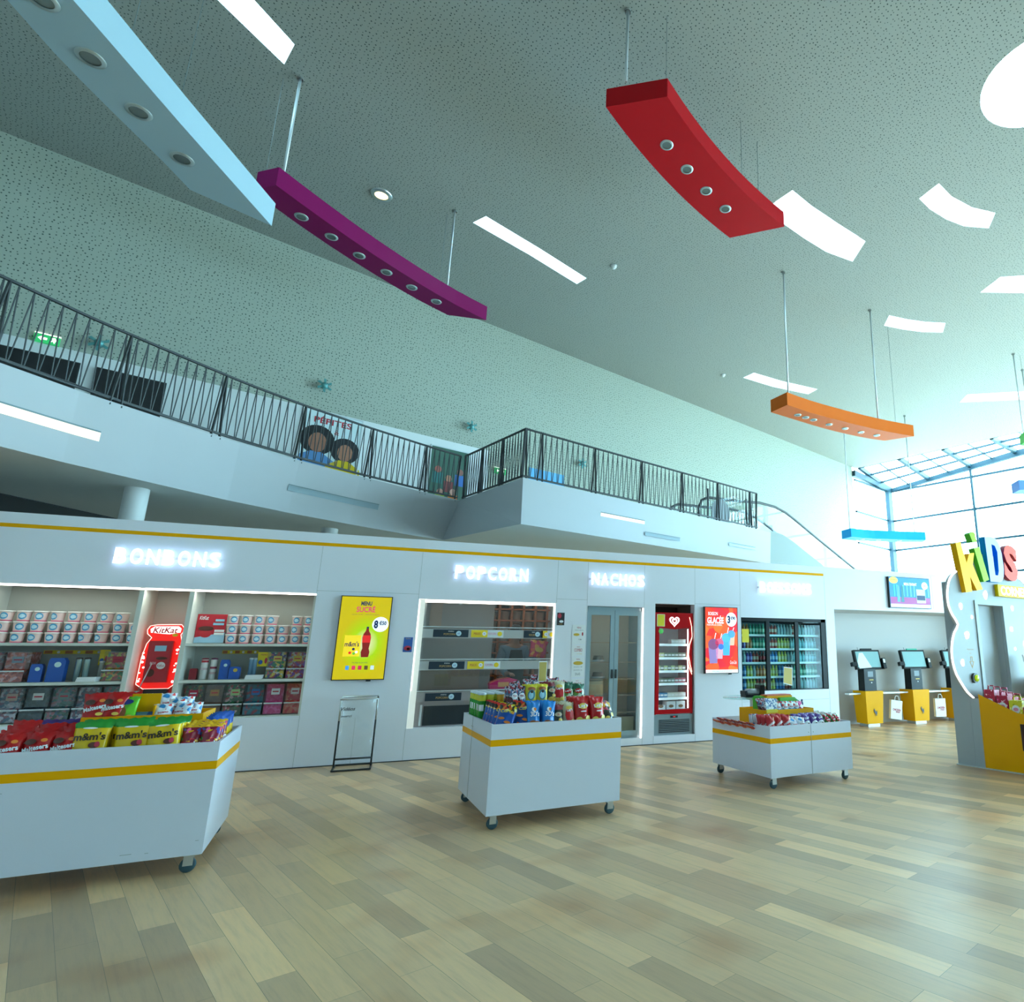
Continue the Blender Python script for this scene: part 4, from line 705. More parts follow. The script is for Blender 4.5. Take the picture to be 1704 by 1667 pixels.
# ---------------------------------------------------------------- kids corner booth (front faces local -y; turned 10.8 deg)
KR = R_(10.81); P1 = Vector((7.236, 6.456, 0))
kb = empty('kids_corner_booth', 'white cloud-shaped kids corner booth with door and glowing outline', 'booth', P1, KR)
M_bth = mat('booth_white', (.42, .46, .49), .45, spec=.25)
L1 = [(-.10, 2.60), (-.192, 2.555), (-.284, 2.48), (-.347, 2.37), (-.381, 2.25), (-.373, 2.11), (-.30, 1.986), (-.19, 1.862), (-.296, 1.753), (-.369, 1.627), (-.405, 1.493), (-.40, 1.35), (-.344, 1.2), (-.225, 1.063), (-.114, .957), (.013, .886)]
C0 = .80; mir = [(2*C0-a, b) for a, b in L1[::-1]]
topa = [(C0+.93*math.cos(R_(t)), 2.42+.50*math.sin(R_(t))) for t in range(20, 161, 14)]
cloud = L1[::-1] + topa[::-1] + mir[::-1]
door = rect(.37, 1.05, .88, 2.16)
MB().prism(cloud, -.035, .0, M_bth, holes=[door[::-1]]).build('cloud_panel', kb)
MB().prism([(0, 0), (2*C0, 0), (2*C0, 2.48), (0, 2.48)], .002, .26, M_bth, holes=[rect(.37, 1.05, .3, 2.16)[::-1]]).build('booth_body', kb)
MB().box(.37, 1.05, .10, .12, .6, 2.16, mat('door_panel', (.42, .47, .51), .5)).build('door_leaf', kb)
MB().prism(rect(.295, 1.125, .9, 2.215), -.05, -.036, mat('door_frame_white', (.40, .46, .49), .5), holes=[door[::-1]]).build('door_frame', kb)
MB().tube([(a, -.05, b) for a, b in arc(L1, 40)], .014, mat('outline_led', (1, .93, .86), emit=1.1), 8).build('glowing_outline', kb)
MB().tube([(a, -.05, b) for a, b in arc(mir[::-1], 40)], .014, MC['outline_led'], 8).build('glowing_outline', kb)
ml = mat('popcorn_light', (1, .93, .90), emit=3.5)
for x, z, r in ((.62, 2.305, .07), (-.057, 2.114, .052), (.2, 1.974, .03), (.024, 1.719, .07), (-.15, 1.349, .052), (1.345, 2.138, .045), (1.251, 1.824, .05), (1.289, 1.537, .028), (1.721, 2.097, .025), (1.695, 1.874, .06), (1.587, 1.616, .05)):
    r *= .68
    MB().prism([(x+r*(1+.18*math.sin(3*t+x*9))*math.cos(t), z+r*1.15*(1+.15*math.cos(2*t+z*7))*math.sin(t)) for t in [2*math.pi*i/16 for i in range(16)]], -.045, -.036, ml).build('popcorn_light', kb)
MB().prism([(.03, 1.365), (.06, 1.365), (.06, 1.43), (.11, 1.43), (.11, 1.365), (.14, 1.365), (.085, 1.27)], -.038, -.036, mat('outline_orange', (.55, .30, .08), .5), holes=[[(.05, 1.355), (.085, 1.295), (.12, 1.355), (.098, 1.355), (.098, 1.418), (.072, 1.418), (.072, 1.355)]]).build('arrow_outline', kb)
text('Appuie', .07, 1.525, .17, .028, MC['outline_orange'], kb, -.037); text('ici', .07, 1.475, .04, .022, MC['outline_orange'], kb, -.037)
bt_ = MB().prism(circle(.09, 1.142, .065, 26), -.07, -.036, M_black).build('button_ring', kb); MB().lathe([(.046, 0), (.044, .015), (.025, .026), (0, .03)], mat('button_lime', (.55, .75, .02), .2, emit=.15), 22, Matrix.Translation((.10, -.07, 1.142)) @ Matrix.Rotation(R_(90), 4, 'X')).build('push_button', kb)
def letter(polys, m, ms, name='letter', y=-.10, d=.09, holes=()):
    e = MB()
    e.prism(polys[0], y, y+d, m, msides=ms, holes=holes)
    for p in polys[1:]: e.prism(p, y, y+d, m, msides=ms)
    return e.build(name, kb)
ky = mat('letter_yellow', (1, .75, .003), .4, spec=.1, emit=.35); kyd = mat('letter_gold', (.85, .42, .004), .4, spec=.1); kg = mat('letter_lime', (.30, .85, .02), .4, spec=.1, emit=.35); kgd = mat('letter_green', (.05, .45, .02), .4)
kb1 = mat('letter_lilac', (.42, .48, .85), .4, emit=.25, spec=.2); kbd = mat('letter_blue', (.005, .26, .85), .4, spec=.1); kr = mat('letter_coral', (1, .09, .05), .4, spec=.1, emit=.35); krd = mat('letter_wine', (.40, .01, .03), .4)
letter([[(-.125, 2.996), (.003, 3.022), (.061, 2.855), (.104, 2.73), (.198, 2.876), (.331, 2.896), (.262, 2.717), (.458, 2.374), (.301, 2.349), (.158, 2.543), (.17, 2.329), (.012, 2.308)]], ky, kyd)
letter([[(.343, 2.961), (.49, 3.001), (.66, 2.525), (.511, 2.486)], [(.261, 3.172), (.33, 3.205), (.406, 3.205), (.434, 3.073), (.323, 3.054)]], kg, kgd)
letter([[(.665, 3.172), (.838, 3.19), (.97, 3.175), (1.064, 3.10), (1.11, 2.95), (1.12, 2.72), (1.09, 2.60), (1.03, 2.53), (.95, 2.505), (.695, 2.502)]], kb1, kbd, holes=[[(.838, 3.074), (.853, 2.607), (.93, 2.607), (.965, 2.68), (.985, 2.97), (.93, 3.06)]])
flat([(.83, 3.08), (.845, 2.6), (.94, 2.6), (.975, 2.68), (.99, 2.97), (.935, 3.07)], -.012, kbd, kb, 'letter_backing', .008)
me = text_mesh('S', .40, .56, kr, .09, .05); l_ = link(me, 'letter', kb, (1.355, -.055, 2.83), rot=(0, R_(8), 0)); me.materials.append(krd)
for p in me.polygons:
    if abs(p.normal.y) < .5: p.material_index = 1
cb = MB().box(.90, 1.80, -.09, -.036, 2.30, 2.475, mat('sign_yellow', (.85, .62, .002), .4, spec=.1)).build('corner_sign_box', kb)
text('CORNER', 1.36, 2.388, .78, .135, mat('sign_letter_white', (.95, .97, 1), emit=1.2), cb, -.094, bold=.03)
# side faces toward -x of the booth continue forward as the counter: s runs along local -y
MB().box(0, .05, -.13, .0, 0, .88, M_bth).build('side_strip', kb)
MB().prism([(-y, z) for y, z in ((.125, 0), (.125, .936), (.62, .731), (.72, .72), (1.6, .72), (1.6, 0))], -.0, .02, M_yel, axis='x', holes=()).build('counter_side', kb)
MB().prism([(-y, z) for y, z in ((.0, 0), (.0, 1.12), (.3, 1.12), (.7, .92), (1.6, .72), (1.6, 0))], 1.56, 1.6, M_yel, axis='x').build('counter_side', kb)
MB().box(.02, 1.56, -.7, -.04, .60, .64, M_yel).box(.02, 1.56, -1.6, -.7, .48, .52, M_yel).box(.0, 1.6, -1.6, -1.58, 0, .5, M_yel).build('counter_shelf', kb)
MB().box(-.004, .0, -1.4, -.65, .28, .6, mat('dark_brown', (.05, .012, .008), .5)).build('dark_panel', kb)  # flat dark brown panel laid on the counter side
MB().box(-.03, 0, -1.6, .27, 0, .012, M_alu).build('plinth', kb)
# gift boxes on the counter
m_pb = pattern('pink_box_print', ['#ffd0e0', '#f060a0'], 55, .4, base='#b4083c', thr=.12); m_yb = pattern('yellow_box_print', ['#f8f0a0', '#b0a800'], 30, .4, base='#d8cf10', thr=.2)
def giftbox(lab, s0, s1, x, z0, h, m, wid=.13):
    e = empty('kids_menu_box', lab, 'box', P1, KR, 'printed handle boxes on the kids corner counter')
    e.location = P1 + Matrix.Rotation(KR, 4, 'Z') @ Vector((x, -(s0+s1)/2, z0)); w = (s1-s0)/2
    MB().box(0, wid, -w, w, 0, h, m).build('box_body', e)
    MB().tube([(wid/2, -w*.6, h), (wid/2, -w*.5, h+.05), (wid/2, w*.5, h+.05), (wid/2, w*.6, h)], .009, m, 6).build('handle', e)
    MB().prism(circle(0, h*.55, .052, 20), -.003, 0, pw, axis='x').build('round_label', e)
    MB().prism(circle(0, h*.55, .032, 16, .022), -.005, -.003, mat('label_rose', (.75, .25, .4), .5), axis='x').build('label_print', e)
for k, (s0, h, m, c) in enumerate(((.195, .36, m_pb, 'pink'), (.365, .29, m_pb, 'pink'), (.52, .24, m_yb, 'yellow'), (.70, .16, m_pb, 'pink'))):
    for q, x in enumerate((.03, .19, .36)):
        giftbox('%s printed handle box, %s step down the counter, %s from the yellow side' % (c, ORD[k], ORD[q]), s0, s0+(.14 if k != 2 else .17), x, .641 if k < 3 else .525, h+(.12 if k == 3 else 0)-(.02*q), m)
e = empty('menu_card_stand', 'pale blue menu card standing on the kids corner counter', 'card', P1 + Matrix.Rotation(KR, 4, 'Z') @ Vector((1.15, -.35, .641)), KR)
MB().box(-.02, .32, -.02, 0, .45, .8, mat('card_blue', (.45, .65, .80), .4), Matrix.Rotation(R_(-8), 4, 'X')).build('card', e); MB().box(-.04, .34, .0, .02, .0, .82, M_paper, Matrix.Rotation(R_(-8), 4, 'X')).build('backing', e)
# ================================================================ SWEETS: tubs, bins, packs on the shelves
M_tub = mat('tub_pink', (.72, .52, .50), .4); M_tubl = mat('tub_lid', (.78, .74, .72), .35); M_tubb = mat('tub_band', (.75, .10, .22), .4)
tub = MB().lathe([(0, 0), (.055, 0), (.057, .012)], M_tubb, 20).lathe([(.057, .012), (.066, .108)], M_tub, 20).mesh('cotton_candy_tub')
lid = MB().lathe([(.066, .108), (.072, .108), (.072, .125), (0, .127)], M_tubl, 20).mesh('tub_lid')
def wrapdisc(r, cz, rad, m, k=16):
    vs = [(0, 0, cz)]; out = []
    for i in range(k): a = 2*math.pi*i/k; out.append((rad*math.cos(a), rad*math.sin(a)))
    pts = [(0, 0)]+out; v = [(R_r(r, cz, p)) for p in pts]
    return MB().add(v, [(0, i+1, (i+1) % k+1) for i in range(k)], m)
def R_r(r, cz, p):
    z = cz+p[1]; rr = r+(z-.012)*.094+.0015; t = p[0]/rr; return (rr*math.sin(t), -rr*math.cos(t), z)
lab1 = wrapdisc(.057, .062, .040, mat('label_sky', (.05, .30, .55), .4)).mesh('round_label'); lab2 = wrapdisc(.0585, .062, .024, mat('label_pale', (.45, .68, .80), .4)).mesh('label_centre')
def put_tub(x, y, z, lb, grp, rz):
    o = link(tub, 'cotton_candy_tub', None, (x, y, z), rz, label=lb, cat='tub', group=grp); link(lid, 'lid', o); a = link(lab1, 'round_label', o); link(lab2, 'label_centre', a)
rn = random.Random(3); lev = ['bottom', 'middle', 'top']
for r in range(3):
    for i in range(9):
        if r == 2 and i == 8: continue
        put_tub(-4.29+i*.158+(.01 if r == 2 else 0), 10.46+r*.01, 1.602+r*.1285, 'pink cotton candy tub in the %s row of the left bay, %s from the left' % (lev[r], ORD[i]), 'pink tubs in the left shelving bay', rn.uniform(-.5, .25))
for r in range(3):
    for i in range(7):
        if r == 2 and i == 4: continue
        put_tub(-1.98+i*.149, 10.46, 1.602+r*.1285, 'pink cotton candy tub in the %s row of the right bay, %s from the left' % (lev[r], ORD[i]), 'pink tubs in the right shelving bay', rn.uniform(-.45, .2))
sweets = {
 'a': ['#c02040', '#20508c', '#d85878', '#e8c0c8', '#a03050'], 'b': ['#c84838', '#e07060', '#a03028', '#e8a0a0', '#d06050'], 'c': ['#c06030', '#d8b830', '#488040', '#b83828', '#e08030'], 'd': ['#308048', '#c04848', '#d8b040', '#503878', '#c8c0b8'],
 'e': ['#c83060', '#e09030', '#8838a0', '#d8c8c0', '#b82840'], 'f': ['#b87858', '#386868', '#c04838', '#d0a080', '#6888a0'], 'g': ['#a8a0b0', '#784868', '#c8b8c8', '#405878', '#884858'], 'h': ['#182838', '#283848', '#101c28', '#384858'], 'i': ['#486868', '#a05868', '#285048', '#987888', '#385878'],
 'j': ['#6a5030', '#387038', '#a83830', '#503828', '#a88848'], 'k': ['#6e4a40', '#785448', '#684438'], 'l': ['#186038', '#a82838', '#204028', '#c8a0a0', '#102818'], 'm': ['#186078', '#284868', '#107080', '#902838', '#1c5060'], 'n': ['#e04888', '#d83078', '#e860a0'], 'o': ['#e05048', '#f07868', '#e83848', '#f09080']}
def bin_(k, x, z, w, h, lab, lc, depth=.36, y=10.33):
    e = empty('sweet_bin', lab, 'bin', (x, y, z), 0, 'clear acrylic pick and mix bins'); c = pattern('sweets_'+k, sweets[k], 36, .3); w2 = w/2-.004; hl = h*.42
    MB().box(-w2, w2, 0, depth, 0, .004, M_plas).box(-w2, -w2+.003, 0, depth, .004, h, M_plas).box(w2-.003, w2, 0, depth, .004, h, M_plas).box(-w2, w2, .10, .103, hl, h, M_plas).box(-w2, w2, 0, .003, .004, hl*.8, M_plas).build('bin_body', e)
    vs = [(-w2+.005, .006, .005), (w2-.005, .006, .005), (w2-.005, .006, hl*.62), (-w2+.005, .006, hl*.62), (-w2+.005, .105, hl), (w2-.005, .105, hl), (w2-.005, .112, h*.96), (-w2+.005, .112, h*.96), (w2-.005, depth-.01, h*.96), (-w2+.005, depth-.01, h*.96), (-w2+.005, depth-.01, .005), (w2-.005, depth-.01, .005)]
    MB().add(vs, [(0, 1, 2, 3), (3, 2, 5, 4), (4, 5, 6, 7), (7, 6, 8, 9), (9, 8, 11, 10), (10, 11, 1, 0), (1, 11, 8, 6, 5, 2), (0, 3, 4, 7, 9, 10)], c).build('sweets', e, kind='stuff')
    flat(rect(-w*.22, w*.22, h*.62, h*.82), .098, mat('bin_label_'+lc, lc, .5), e, 'bin_label'); flat(rect(-w*.16, w*.16, h*.70, h*.74), .095, pr if lc != '#c02848' else pw, e, 'label_print')
    MB().box(-w2, w2, -.004, .0, hl*.8, hl*.9, M_alu).build('lid_edge', e)
for i, (k, lc) in enumerate((('f', '#c86030'), ('g', '#b09890'), ('h', '#d8d8d8'), ('i', '#708888'), ('g', '#806878'), ('i', '#a08898'))): bin_(k, -4.27+i*.236, .68, .228, .40, 'clear sweet bin on the bottom shelf of the left bay, %s from the left' % ORD[i], lc)
for i, (k, lc) in enumerate((('j', '#c02848'), ('k', '#b08858'), ('l', '#a8c888'), ('m', '#3068a8'), ('n', '#e8e8f0'), ('o', '#e8e0e8'))): bin_(k, -2.28+i*.228, .68, .22, .40, '%s sweet bin, bottom shelf of the right bay, %s from left' % (['mixed brown and green', 'plain brown', 'dark green and red', 'teal blue', 'bright pink', 'coral red'][i], ORD[i]), lc)
for i, (k, x, lc) in enumerate((('a', -4.3, '#5878a8'), ('b', -4.06, '#8898a8'), ('c', -3.12, '#c83848'))): bin_(k, x, 1.142, .235, .36, '%s sweet bin on the middle shelf of the left bay' % ['red and blue', 'coral pink', 'orange and green'][i], lc)
for i, (k, x, lc) in enumerate((('d', -1.40, '#d8c060'), ('e', -1.165, '#d0b040'))): bin_(k, x, 1.142, .225, .36, '%s sweet bin at the right of the middle shelf of the right bay' % ['green and red', 'pink and orange'][i], lc)
# cup dispensers, packs, napkins
def pack(name, lab, cat, x, y, z, w, h, d, m, top=None, tilt=0, disc=None):
    e = empty(name, lab, cat, (x, y, z), rot=(0, R_(tilt), 0)); MB().box(-w/2, w/2, -d/2, d/2, 0, h*.86, m).build('pack_body', e)
    MB().prism([(-w/2, h*.86), (w/2, h*.86), (w*.35, h), (-w*.42, h)], -d/2, d/2, top or m).build('pack_top', e)
    if disc: flat(circle(.01, h*.72, w*.2, 16), -d/2, mat('disc_'+disc[1:], disc, .5), e, 'printed_disc')
def cyl(name, lab, cat, x, y, z, r, h, m, cap, prints=()):
    e = empty(name, lab, cat, (x, y, z)); MB().lathe([(0, 0), (r, 0), (r, h)], m, 18).build('tube_body', e); MB().lathe([(r*1.04, h*.93), (r*1.04, h), (0, h+.004)], cap, 18).build('cap', e)
    for zz, c in prints: MB().lathe([(r+.001, zz*h), (r+.001, zz*h+h*.1)], mat('band_'+c[1:], c, .5), 18).build('printed_band', e)
bl = mat('pack_blue', (.015, .09, .42), .35)
pack('blue_pack', 'small upright blue pack on the middle shelf of the left bay', 'pack', -3.83, 10.34, 1.142, .115, .21, .07, bl, disc='#c8e0e0'); pack('blue_pack', 'large upright blue pack on the middle shelf of the left bay', 'pack', -3.65, 10.34, 1.142, .16, .28, .09, bl, disc='#c8e0e0')
for i, x in enumerate((-3.47, -3.39)): cyl('cup_stack', '%s silver stack of cups on the middle shelf of the left bay' % ['left', 'right'][i], 'cups', x, 10.36, 1.142, .030, .28, mat('silver_cup', (.38, .52, .54), .25, metal=.6), mat('dark_cap', (.08, .06, .06), .5))
cyl('cup_stack', 'faint clear stack of cups right of the silver ones in the left bay', 'cups', -3.26, 10.4, 1.142, .026, .24, glass('clear_cup', (.85, .9, .9), 1, .1, cloud=.3), M_tubl)
def napk(lab, x, y, z):
    e = empty('napkin_stack', lab, 'napkins', (x, y, z)); 
    for q in range(3): MB().box(-.09+q*.004, .09+q*.004, -.08, .08, .018*q, .018*q+.016, M_paper).build('napkin_layer', e)
napk('white folded napkins on the middle shelf of the left bay', -3.32, 10.27, 1.142); napk('white folded napkins on the middle shelf of the right bay', -1.62, 10.27, 1.142)
cyl('whipped_cream_can', 'left white patterned tube on the middle shelf of the right bay', 'tube', -2.20, 10.36, 1.142, .038, .27, M_tubl, mat('wine_cap', (.3, .05, .07), .4), ((.8, '#b02030'), (.45, '#c8b0b0'))); cyl('whipped_cream_can', 'right white patterned tube on the middle shelf of the right bay', 'tube', -2.10, 10.36, 1.142, .036, .27, M_tubl, mat('plum_cap', (.2, .06, .12), .4), ((.5, '#882840'), (.25, '#c0a0a0')))
pack('red_pack', 'dark red pack left of the white tubes in the right bay', 'pack', -2.31, 10.4, 1.142, .08, .14, .08, mat('pack_wine', (.3, .01, .02), .4)); pack('blue_pack', 'tall upright blue pack on the middle shelf of the right bay', 'pack', -1.97, 10.34, 1.142, .10, .25, .08, bl, disc='#c8e0e0'); pack('blue_pack', 'short wide blue pack on the middle shelf of the right bay', 'pack', -1.85, 10.32, 1.142, .12, .16, .08, bl, disc='#d8b040')
for i, x in enumerate((-1.70, -1.655)): cyl('cup_stack', '%s blue-grey stack of cups on the middle shelf of the right bay' % ['left', 'right'][i], 'cups', x, 10.42, 1.142, .024, .27, mat('blue_cup', (.18, .32, .46), .3), M_alu)
def strip(x0, x1, z, lab, y=YB-.004, h=.045):
    e = empty('price_strip', lab, 'price strip', ((x0+x1)/2, y, z)); w = (x1-x0)/2; MB().box(-w, w, -.004, 0, -h/2, h/2, MC['card_yellow']).build('strip', e)
    for i in range(3): c = -w+(i+.5)*w*2/3; flat(rect(c-w*.3, c-w*.05, -h*.4, h*.4), -.004, mat('print_rust', (.5, .15, .05), .5), e, 'printed_picture'); flat(circle(c+w*.15, 0, h*.35, 12), -.004, pw, e, 'price_disc')
strip(-3.95, -3.36, 1.49, 'yellow price strip on the back of the left bay'); strip(-2.10, -1.68, 1.49, 'yellow price strip on the back of the right bay')
notice('small yellow menu card between the tubes and the bins in the right bay', -1.64, -1.50, 1.30, 1.49, MC['card_yellow'], [(None, -.03, -.04, .025, .03, pb), (None, .03, -.02, .015, .04, pr), ('MENU', 0, .06, .07, .02, pr)], 'menu_card', 10.46); notice('small yellow menu card beside the orange and green bin in the left bay', -3.33, -3.23, 1.33, 1.52, MC['card_yellow'], [(None, -.02, -.04, .02, .03, pb), (None, .02, -.02, .012, .04, pr)], 'menu_card', 10.5)
e = notice('red and pale blue promotional board left of the tubs in the right bay', -2.40, -2.07, 1.61, 1.99, mat('board_red', (.50, .015, .03), .4), [], 'promotion_board', 10.52)
flat([(-.165, -.19), (.165, -.19), (.165, -.05), (-.165, -.12)], -.0065, mat('board_sky', (.35, .60, .78), .5), e, 'printed_sky'); flat(circle(-.05, -.07, .065, 20, .05), -.009, mat('cup_red', (.55, .02, .03), .4), e, 'printed_cup'); flat(circle(-.05, .0, .085, 20, .03), -.011, mat('sweet_brown', (.10, .03, .02), .5), e, 'printed_sweets'); text('KitKat', -.09, .14, .1, .05, pw, e, -.009, bold=.02, shear=.2)
for x, z, w in ((.09, .11, .10), (.08, .06, .12), (.10, -.03, .11), (.10, -.07, .11)): flat(rect(x-w/2, x+w/2, z-.015, z+.015), -.010, pw if z < 0 else mat('sky_strip', (.3, .6, .8), .5), e, 'printed_strip')
# illuminated chocolate dispenser in the centre bay
kd = empty('chocolate_display', 'glowing red chocolate dispenser display in the centre bay', 'display', (-2.70, 10.45, .972))
lr_ = mat('lit_scarlet', (.75, .012, .008), emit=.55); lr2 = mat('display_red', (.38, .005, .01), .3, emit=.06)
hp_ = [(-.20, .12), (-.195, .45), (-.17, .62), (-.13, .70), (-.18, .75), (-.19, .80), (-.165, .85), (-.10, .865), (.06, .87), (.16, .87), (.19, .83), (.19, .78), (.17, .74), (.19, .66), (.20, .45), (.20, .12), (.14, .06), (-.12, .06)]
MB().prism(hp_, .0, .05, lr_).build('backboard', kd); MB().tube([(a, -.004, b) for a, b in hp_+hp_[:1]], .0045, mat('neon_red', (1, .5, .42), emit=1.6), 6).build('neon_outline', kd)
flat([(-.15, .765), (-.16, .81), (-.12, .845), (.13, .85), (.165, .82), (.16, .77), (.05, .745), (-.02, .75)], -.001, mat('lit_blush', (.95, .75, .72), emit=1.0), kd, 'logo_cloud'); text('KitKat', .0, .797, .26, .075, pr, kd, -.004, bold=.02, shear=.2)
flat(circle(.11, .735, .03, 16, .02), -.006, MC['card_yellow'], kd, 'logo_badge')
for i in range(26): a = rn.uniform(0, 1); flat(circle(rn.choice((-1, 1))*rn.uniform(.155, .185), .12+a*.5, rn.uniform(.008, .016), 8), -.002, mat('lit_blush', 0) if i % 3 else MC['neon_red'], kd, 'lit_spot')
MB().box(-.13, .12, -.06, -.008, .14, .66, lr2).build('poster_case', kd); flat(rect(-.105, .10, .16, .64), -.06, mat('poster_wine', (.33, .01, .02), .35, emit=.1), kd, 'poster')
flat(rect(-.06, .06, .53, .60), -.063, mat('sky_strip', 0), kd, 'printed_strip'); flat([(-.02, .28), (.085, .28), (.10, .43), (-.03, .43)], -.063, lr2, kd, 'printed_cup'); flat(circle(.035, .35, .045, 20), -.066, pw, kd, 'printed_disc'); text('KitKat', .035, .35, .07, .03, pr, kd, -.07); flat(circle(.03, .44, .06, 14, .02), -.066, MC['sweet_brown'], kd, 'printed_sweets'); flat(circle(-.06, .26, .04, 14, .05), -.063, MC['sweet_brown'], kd, 'printed_sweets'); text('BOX', -.05, .38, .06, .03, pw, kd, -.066)
MB().box(-.10, .14, -.05, .04, .0, .06, mat('case_black', (.02, .01, .01), .4)).build('base', kd)
sc = empty('metal_scoop', 'long metal serving scoop leaning across the chocolate display', 'scoop', (-2.84, 10.32, .975)); MB().tube([(0, 0, 0), (.09, .03, .38)], .007, M_steel, 8).build('handle', sc); MB().lathe([(.0, -.005), (.03, 0), (.035, .04)], M_steel, 14).build('bowl', sc)
# ================================================================ CARTS
def cart(label, o, rz, w, d, zt, seam=None, holes_=()):
    e = empty('display_cart', label, 'cart', (o[0], o[1], 0), R_(rz), 'white wheeled display carts with a yellow stripe')
    z0 = .12; t = .018; mw = mat('cart_white', (.68, .72, .83), .35)
    b = MB()
    for p in ((0, w, 0, t), (0, w, d-t, d), (0, t, t, d-t), (w-t, w, t, d-t)): b.box(*p, z0, zt, mw)
    b.box(t, w-t, t, d-t, z0, z0+.02, mw); b.build('body', e)
    MB().box(t, w-t, t, d-t, zt-.13, zt-.11, mw).build('inner_floor', e)
    s = MB(); za, zb = zt-.185, zt-.13
    s.box(-.0015, w+.0015, -.0015, 0, za, zb, M_yel2).box(-.0015, 0, 0, d, za, zb, M_yel2).box(w, w+.0015, 0, d, za, zb, M_yel2); s.build('yellow_stripe', e)
    if seam: 
        (x0, y0) = seam; g = MB()
        if y0 is None: g.box(x0-.0015, x0+.0015, -.003, 0, z0, zt, gm)
        else: g.box(-.003, 0, y0-.0015, y0+.0015, z0, zt, gm)
        g.build('seam', e)
        for q in (-.035, .035):
            mx = Matrix.Translation((x0+q, -.002, zt-.09)) @ Matrix.Rotation(R_(90), 4, 'X') if y0 is None else Matrix.Translation((-.002, y0+q, zt-.09)) @ Matrix.Rotation(R_(-90), 4, 'Y')
            MB().lathe([(.007, 0), (.005, .004), (0, .004)], M_steel, 12, mx).build('screw', e)
    for i, (x, y) in enumerate(((.09, .06), (w-.06, .06), (.09, d-.07), (w-.06, d-.07))):
        c = MB().box(x-.045, x+.045, y-.045, y+.045, z0-.006, z0, M_steel).box(x-.045, x+.012, y-.022, y-.018, .045, z0-.006, M_steel).box(x-.045, x+.012, y+.018, y+.022, .045, z0-.006, M_steel).build('caster', e)
        MB().lathe([(0, -.014), (.02, -.015), (.04, -.014), (.048, -.01), (.048, .01), (.04, .014), (.02, .015), (0, .014)], M_rub, 22, Matrix.Translation((x-.018, y, .048)) @ Matrix.Rotation(R_(90), 4, 'X')).build('wheel', c)
    return e
M_scuff = mat('scuff_mark', (.30, .36, .38), .7)
CW1 = 1.25; a1 = R_(3.5)
O1 = (-1.06-CW1*math.cos(a1), 5.81-CW1*math.sin(a1))
c1 = cart('white display cart at the far left, full of red and yellow sweet pouches', O1, 3.5, CW1, 1.18, .862)
for x, z, w in ((.8, .17, .06), (.93, .165, .02), (1.2, .21, .02), (.10, .60, .03), (.13, .615, .02)): MB().box(x, x+w, -.0012, 0, z, z+.003, M_scuff).build('scuff', c1)
c2 = cart('white display cart in the middle, heaped with crisp packets and tall green cans', (.88, 6.02), 4.7, 1.245, 1.31, .868, seam=(None if 0 else 0, .82))
c3 = cart('lowest white display cart, with a door seam, before the drinks cooler', (3.99, 6.39), 5.2, 1.235, 1.22, .668, seam=(.60, None))
# ---------------------------------------------------------------- packets
def hth(w, h, t, x, z):
    s = min(1, max(0, x/w+.5)); q = z/h; e1 = max(0, math.sin(math.pi*s))**.55; top = min(1, max(0, (1-q)/.30))**.7; bt = .55+.45*min(1, q/.25)
    return t/2*e1*max(top, .03)*bt
def bagmesh(name, w, h, t, zones, seed=1):
    r = random.Random(seed); nx, nz = 12, 14; ph = [r.uniform(0, 6.3) for _ in range(4)]
    def P(i, j, sg):
        s = i/nx; q = j/nz; x = (s-.5)*w*(1-.05*math.sin(math.pi*q))*(1+.04*max(0, q-.85)*6); z = q*h
        y = hth(w, h, t, (s-.5)*w, z)+(.0045*math.sin(7*s+ph[0]+5*q)+.0035*math.sin(15*s-11*q+ph[1])+.003*math.sin(19*q+ph[3]+6*s))*math.sin(math.pi*s)
        if q > .9: y += .003*math.sin(i*2.2+ph[1])*sg
        return (x, sg*-abs(y) if sg > 0 else abs(y), z+(.004*math.sin(i*1.9+ph[2]) if j == nz else 0))
    mb = MB()
    for sg in (1, -1):
        vs = [P(i, j, sg) for j in range(nz+1) for i in range(nx+1)]
        for j in range(nz):
            m = zones[0][1]
            for zf, mm in zones:
                if (j+.5)/nz >= zf: m = mm
            fs = [(j*(nx+1)+i, j*(nx+1)+i+1, (j+1)*(nx+1)+i+1, (j+1)*(nx+1)+i) for i in range(nx)]
            ids = sorted({k for f in fs for k in f}); mp = {k: n for n, k in enumerate(ids)}
            mb.add([vs[k] for k in ids], [tuple(mp[k] for k in f) for f in fs], m, smooth=True)
    b0 = [P(i, 0, 1) for i in range(nx+1)]+[P(i, 0, -1) for i in range(nx, -1, -1)]; mb.add(b0, [tuple(range(len(b0)))], zones[0][1])
    return mb.mesh(name)
def wrapm(me, w, h, t, cx, cz, rot=0, off=.006):
    me = me.copy(); c, s = math.cos(rot), math.sin(rot)
    for v in me.vertices: x, z = v.co.x*c-v.co.z*s+cx, v.co.x*s+v.co.z*c+cz; v.co = Vector((x, -hth(w, h, t, x, z)-off, z))
    me.update(); return me
def disc(r, rz, m, n=14, y=0): return MB().add([(0, 0, 0)]+[(r*math.cos(2*math.pi*i/n), 0, rz*math.sin(2*math.pi*i/n)) for i in range(n)], [(0, i+1, (i+1) % n+1) for i in range(n)], m).mesh('print')
